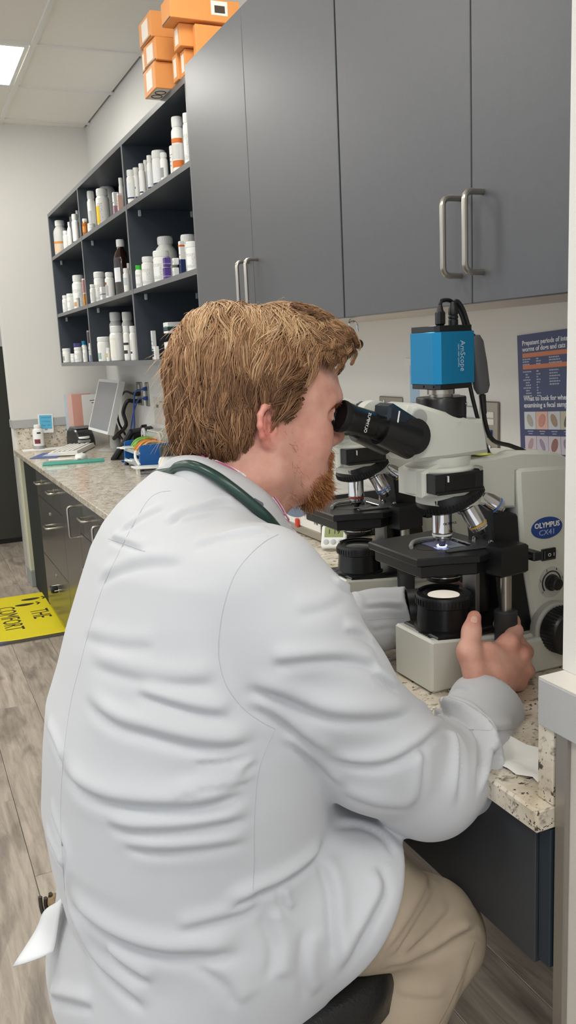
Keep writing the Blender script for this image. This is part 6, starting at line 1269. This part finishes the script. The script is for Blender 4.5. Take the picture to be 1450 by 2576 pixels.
# ---- hair: a cap of short volume with strands combed over it
rngh = np.random.default_rng(11)
cap_ = Vol((0.27, 0.96, 1.14), (0.64, 1.22, 1.46), 0.003)
cap_.ell(H(0.434, 0, 1.308), (0.111, 0.093, 0.101), 0.01)
cap_.ell(H(0.394, 0, 1.255), (0.070, 0.085, 0.072), 0.025)
cap_.ell(H(0.388, 0, 1.343), (0.060, 0.070, 0.066), 0.02); cap_.ell(H(0.482, 0, 1.340), (0.062, 0.072, 0.068), 0.02)
cap_.ell(H(0.525, -0.004, 1.350), (0.046, 0.066, 0.040), 0.03)
cap_.ell(H(0.555, -0.008, 1.350), (0.020, 0.050, 0.020), 0.02)
# keep only the haired area: cut away the face and the ears' surroundings
def hairline(Pn):
    """positive where hair grows: a polyline on the side of the head, x against z"""
    L_ = np.array([(0.29, 1.196), (0.342, 1.208), (0.3845, 1.214), (0.402, 1.236), (0.406, 1.254), (0.411, 1.277), (0.428, 1.287), (0.444, 1.279), (0.452, 1.262), (0.463, 1.248), (0.473, 1.262), (0.4832, 1.282), (0.4885, 1.305), (0.504, 1.325), (0.525, 1.336), (0.56, 1.336), (0.60, 1.336)])
    return Pn[:, 2]-np.interp(Pn[:, 0], L_[:, 0], L_[:, 1])
Vh, Qh = cap_.mesh(2)
kp = hairline(Vh) > 0.004
Qk = Qh[kp[Qh].all(1)]
us = np.unique(Qk); rm = np.full(len(Vh), -1); rm[us] = np.arange(len(us)); Vh, Qh = Vh[us].copy(), rm[Qk]
Nh = cap_.grad(Vh); edge = np.clip(hairline(Vh)/0.03, 0, 1)
wv = np.sin(Vh[:, 0]*260+Vh[:, 2]*120+3*np.sin(Vh[:, 1]*60))*np.clip((Vh[:, 0]-0.47)/0.05, 0, 1)
Vh = Vh-Nh*(0.006+0.010*(1-edge))[:, None]+Nh*(wv*0.0022)[:, None]
HC = ['66462f', '855f41', 'a77d58', 'cfa97f']
M_HAIR = [mat('hair_'+c, c, 0.42, var=0.08, vscale=60) for c in HC]
M_HBASE = mat('hair_root', '5f3f24', 0.7, var=0.15, vscale=90)
hair = obj('hair', raw_mesh('hair', Vh, Qh, M_HBASE), None, man)
def strands(roots, dirf, length, offs, seg, vol, rad, wave=None, jitter=0.25):
    n = len(roots); p = roots.copy(); pts = [p.copy()]
    ph = roots[:, 0]*85+roots[:, 2]*70+roots[:, 1]*40+rngh.uniform(-0.5, 0.5, n); bias = rngh.normal(size=(n, 3))*jitter
    for i in range(seg):
        g = vol.grad(p); d = dirf(p, i/seg)+bias*(0.4+0.6*i/seg); d -= g*(d*g).sum(1, keepdims=True); d /= np.maximum(np.linalg.norm(d, axis=1, keepdims=True), 1e-9)
        if wave is not None:
            sdv = np.cross(g, d); amp, fr = wave(p); d = d+sdv*(amp*np.sin(ph+fr*i))[:, None]; 
        p = p+d*(length/seg)[:, None]
        f = vol.sample(p); g = vol.grad(p); tgt = offs*(math.sin(PI*min(0.15+0.75*(i+1)/seg, 1)))
        p = p+g*(tgt-f)[:, None]; pts.append(p.copy())
    return np.stack(pts, 1)
def strand_mesh(name, S, rad, mats, mi):
    n, m, _ = S.shape; T = np.gradient(S, axis=1); T /= np.maximum(np.linalg.norm(T, axis=2, keepdims=True), 1e-9)
    ref = np.array([0.3, -0.8, 0.52]); U = np.cross(T, ref); U /= np.maximum(np.linalg.norm(U, axis=2, keepdims=True), 1e-9); W_ = np.cross(T, U)
    tp = np.array([0.7+0.3*math.sin(PI*0.5*(1-abs(2*k/(m-1)-0.7))) if k < m-1 else 0.15 for k in range(m)])
    R = rad[:, None]*tp[None]; V = np.empty((n, m, 3, 3))
    for k in range(3): a = 2*PI*k/3; V[:, :, k] = S+R[..., None]*(math.cos(a)*U+math.sin(a)*W_)
    b = (np.arange(n)*m*3)[:, None, None]+(np.arange(m-1)*3)[None, :, None]+np.arange(3)[None, None]
    nx = (np.arange(n)*m*3)[:, None, None]+(np.arange(m-1)*3)[None, :, None]+((np.arange(3)+1) % 3)[None, None]
    Q = np.stack([b, nx, nx+3, b+3], -1).reshape(-1, 4)
    me = raw_mesh(name, V.reshape(-1, 3), Q, mats); k = np.repeat(mi, (m-1)*3)
    if len(me.polygons) == len(k): me.polygons.foreach_set('material_index', k.astype(np.int32))
    return me
def pick(V, Q, n, w=None):
    a = np.linalg.norm(np.cross(V[Q[:, 1]]-V[Q[:, 0]], V[Q[:, 2]]-V[Q[:, 0]]), axis=1); c = V[Q].mean(1)
    if w is not None: a = a*w(c)
    i = rngh.choice(len(Q), n, p=a/a.sum()); t = rngh.uniform(size=(n, 2)); q = V[Q[i]]
    return (q[:, 0]*((1-t[:, :1])*(1-t[:, 1:]))+q[:, 1]*(t[:, :1]*(1-t[:, 1:]))+q[:, 2]*(t[:, :1]*t[:, 1:])+q[:, 3]*((1-t[:, :1])*t[:, 1:]))
def flow(p, t):
    x, y, z = p[:, 0], p[:, 1]-HY, p[:, 2]
    front = np.clip((x-0.46)/0.06, 0, 1); top = np.clip((z-1.345)/0.05, 0, 1); side = 1-top
    d = np.zeros_like(p); sy = np.sign(y-0.025)
    tmp_ = np.clip((x-0.432)/0.025, 0, 1)*np.clip((1.345-z)/0.03, 0, 1)
    d[:, 0] = -0.9*tmp_+side*(-0.25-0.75*front*np.clip((1.34-z)/0.05, 0, 1)+0.35*np.clip((0.40-x)/0.08, 0, 1)*np.clip((1.28-z)/0.05, 0, 1))+top*(0.55*front-0.35*(1-front))
    d[:, 1] = top*sy*0.85+side*0.1*sy
    d[:, 2] = -side*(1.0-0.35*front)*(1-0.55*tmp_)-top*0.35
    return d
def wv_(p):
    k = np.clip((p[:, 0]-0.46)/0.05, 0, 1)*np.clip((p[:, 2]-1.30)/0.04, 0, 1); return 0.30+0.9*k, 0.7+0.35*k
n_ = 9500
ro = pick(Vh, Qh, n_, lambda c: np.where(c[:, 1] > HY+0.03, 0.35, 1.0)*np.where(hairline(c) > 0.0, 1, 0.2))
ln_ = 0.035+0.028*rngh.uniform(size=n_)+0.018*np.clip((ro[:, 2]-1.33)/0.05, 0, 1); low = np.clip((hairline(ro))/0.04, 0.14, 1); ln_ = ln_*low
off_ = rngh.uniform(-0.003, 0.0045, n_)*np.clip(hairline(ro)/0.03, 0.1, 1)-0.007*(1-np.clip(hairline(ro)/0.03, 0, 1))
gi = rngh.choice(n_, 560, replace=False); own = np.empty(n_, int)
for a0 in range(0, n_, 1000): own[a0:a0+1000] = ((ro[a0:a0+1000, None]-ro[gi][None])**2).sum(2).argmin(1)
off_ = off_+(rngh.uniform(-0.0035, 0.0040, 560))[own]*np.clip(hairline(ro)/0.03, 0.1, 1)
CLB = rngh.normal(size=(560, 3))[own]*0.30
S_ = strands(ro, lambda p, t: flow(p, t)+CLB*(0.3+t), ln_, off_, 9, cap_, None, wv_)
G_ = S_[gi][own]; k_ = np.linspace(0, 1, S_.shape[1])[None, :, None]; ofs = (ro-ro[gi][own])[:, None]
S_ = S_+(0.72*k_**0.8)*(G_+ofs*0.35*(1-0.5*k_)-S_)
cl_id = rngh.uniform(size=560)[own]
clump = cl_id*0.35+rngh.uniform(size=n_)*0.35+0.3*(0.5+0.5*np.sin(ro[:, 0]*150+ro[:, 1]*90+ro[:, 2]*170))
top_light = np.clip((ro[:, 2]-1.33)/0.07, 0, 1)*0.5  # lighter strands toward the crown: overhead light painted into the hair colour
mi_ = np.clip(((clump*0.85+top_light)*3.6).astype(int), 0, 3)
st1 = obj('hair_strands', strand_mesh('hair_strands', S_, 0.00042+0.0003*rngh.uniform(size=n_), M_HAIR, mi_), None, hair, kind='stuff')
# wavy locks over the forehead and the top of the head
nl, per = 110, 42
lr = pick(Vh, Qh, nl, lambda c: np.clip((c[:, 0]-0.47)/0.04, 0, 1)*np.clip((c[:, 2]-1.345)/0.02, 0, 1)*np.where(c[:, 1] < HY+0.04, 1, 0.25))
lk = np.repeat(lr, per, 0)+rngh.normal(size=(nl*per, 3))*0.0022
phl = np.repeat(rngh.uniform(0, 6.28, nl), per); dl_ = np.repeat(rngh.normal(size=(nl, 3))*0.35+np.array([0.50, -0.60, -0.10]), per, 0); lo_ = np.repeat(rngh.uniform(0.001, 0.008, nl), per)+rngh.uniform(-0.0015, 0.0015, nl*per)
def lwave(p): return 1.25, 1.05
_r = rngh.uniform
def lock_strands():
    p = lk.copy(); pts = [p.copy()]; L_ = np.repeat(rngh.uniform(0.035, 0.062, nl), per); seg = 12
    for i in range(seg):
        g = cap_.grad(p); d = dl_-g*(dl_*g).sum(1, keepdims=True); d /= np.maximum(np.linalg.norm(d, axis=1, keepdims=True), 1e-9)
        d = d+np.cross(g, d)*(1.15*np.sin(phl+1.0*i))[:, None]+g*(0.45*np.cos(phl+1.0*i))[:, None]; d /= np.linalg.norm(d, axis=1, keepdims=True)
        p = p+d*(L_/seg)[:, None]; f_ = cap_.sample(p); g = cap_.grad(p); p = p+g*(np.clip(lo_*min(1, (i+1)/3)-f_, -0.004, 0.02)*0.55)[:, None]; pts.append(p.copy())
    return np.stack(pts, 1)
SL = lock_strands()
obj('wavy_locks', strand_mesh('wavy_locks', SL, 0.0003+0.0002*rngh.uniform(size=nl*per), M_HAIR, np.clip((np.repeat(rngh.uniform(0.8, 3.2, nl), per)+rngh.uniform(-0.7, 0.7, nl*per)).astype(int), 0, 3)), None, hair, kind='stuff')
# flyaway hairs at the crown and the back
nf = 260
rf = pick(Vh, Qh, nf, lambda c: np.where((c[:, 2] > 1.37) | (c[:, 0] < 0.35), 1.0, 0.02))
gf = cap_.grad(rf); base = rf+gf*0.007; dd = flow(rf, 0)*0.8+gf*0.75+rngh.normal(size=(nf, 3))*0.35; dd /= np.linalg.norm(dd, axis=1, keepdims=True); lf = rngh.uniform(0.012, 0.032, nf)
t_ = np.linspace(0, 1, 7); SF = base[:, None]+dd[:, None]*(lf[:, None]*t_[None])[..., None]+(np.array([-0.15, -0.1, -0.5])[None]*lf[:, None])[:, None]*(t_**2)[None, :, None]
obj('flyaway_hair', strand_mesh('flyaway_hair', SF, np.full(nf, 0.00022), [M_HAIR[3]], np.zeros(nf, int)), None, hair, kind='stuff')
# ---- beard and eyebrows
BC = ['93542b', 'ad6b3a', 'cb955f', '7f4825']
M_BRD = [mat('beard_'+c, c, 0.45, var=0.08, vscale=60) for c in BC]
hd_ = np.where((Vb[:, 2] > 1.10) & (Vb[:, 0] > 0.40) & (np.abs(Vb[:, 1]-HY) < 0.10))[0]; hm = np.zeros(len(Vb), bool); hm[hd_] = True
Qf = Qb[hm[Qb].all(1)]
def dens(c):
    x, y, z = c[:, 0], np.abs(c[:, 1]-HY), c[:, 2]
    chin = np.clip((x-0.490)/0.02, 0, 1)*np.clip((1.186-z+0.25*(x-0.52))/0.010, 0, 1)*np.clip((z-1.130)/0.01, 0, 1)
    jaw = 0.22*np.clip((1.170-z+0.15*(x-0.47))/0.02, 0, 1)*np.clip((x-0.452)/0.03, 0, 1)*np.clip((z-1.138)/0.01, 0, 1)
    lip = np.clip((x-0.522)/0.008, 0, 1)*np.clip(1-np.abs(z-1.203)/0.009, 0, 1)*(z > 1.194)
    cor = np.clip((x-0.508)/0.01, 0, 1)*np.clip(1-np.abs(y-0.027)/0.009, 0, 1)*np.clip((1.205-z)/0.01, 0, 1)*np.clip((z-1.15)/0.01, 0, 1)
    burn = 0.07*np.clip(1-np.abs(x-0.462-0.25*(1.235-z))/0.014, 0, 1)*np.clip((z-1.15)/0.01, 0, 1)*np.clip((1.25-z)/0.01, 0, 1)*(y > 0.035)
    return np.maximum.reduce([chin, jaw, lip, cor, burn])*np.where(c[:, 1] > HY+0.035, 0.3, 1)+1e-9
nb_ = 4200
rb = pick(Vb, Qf, nb_, dens)
def bflow(p, t):
    d = np.zeros_like(p); d[:, 0] = 0.55; d[:, 2] = -0.9; return d
gb = body.grad(rb); chin_ = np.clip((rb[:, 0]-0.490)/0.03, 0, 1)*np.clip((1.178-rb[:, 2])/0.02, 0, 1)
lb = 0.0045+0.004*rngh.uniform(size=nb_)+chin_*rngh.uniform(0.002, 0.010, nb_)
db = bflow(rb, 0)*0.8+gb*(0.35+0.35*chin_)[:, None]+rngh.normal(size=(nb_, 3))*0.35; db /= np.linalg.norm(db, axis=1, keepdims=True)
cv = rngh.normal(size=(nb_, 3))*0.35+np.array([0.05, 0, -0.35]); t_ = np.linspace(0, 1, 6)
SB = rb[:, None]-gb[:, None]*0.0008+db[:, None]*(lb[:, None]*t_)[..., None]+cv[:, None]*(lb[:, None]*(t_**2)[None])[..., None]
mb_ = np.clip((rngh.uniform(size=nb_)*4).astype(int), 0, 3)
obj('beard', strand_mesh('beard', SB, np.where(chin_ > 0.3, 0.00036, 0.00022), M_BRD, mb_), None, man, kind='stuff')
ne = 300; xe = rngh.uniform(0, 1, ne); sg_ = np.where(rngh.uniform(size=ne) < 0.7, -1, 1)
re_ = np.stack([0.556-0.026*xe, HY+sg_*(0.012+0.038*xe), 1.283-0.008*xe+rngh.uniform(-0.003, 0.003, ne)], 1)
for _ in range(3): re_ = re_-body.grad(re_)*body.sample(re_)[:, None]
de = np.stack([-0.5*np.ones(ne), sg_*0.8, rngh.uniform(-0.2, 0.5, ne)], 1)+body.grad(re_)*0.35
t_ = np.linspace(0, 1, 4); SE = re_[:, None]+de[:, None]*(0.007*t_)[None, :, None]
obj('eyebrows', strand_mesh('eyebrows', SE, np.full(ne, 0.00028), [M_BRD[1]], np.zeros(ne, int)), None, man, kind='stuff')
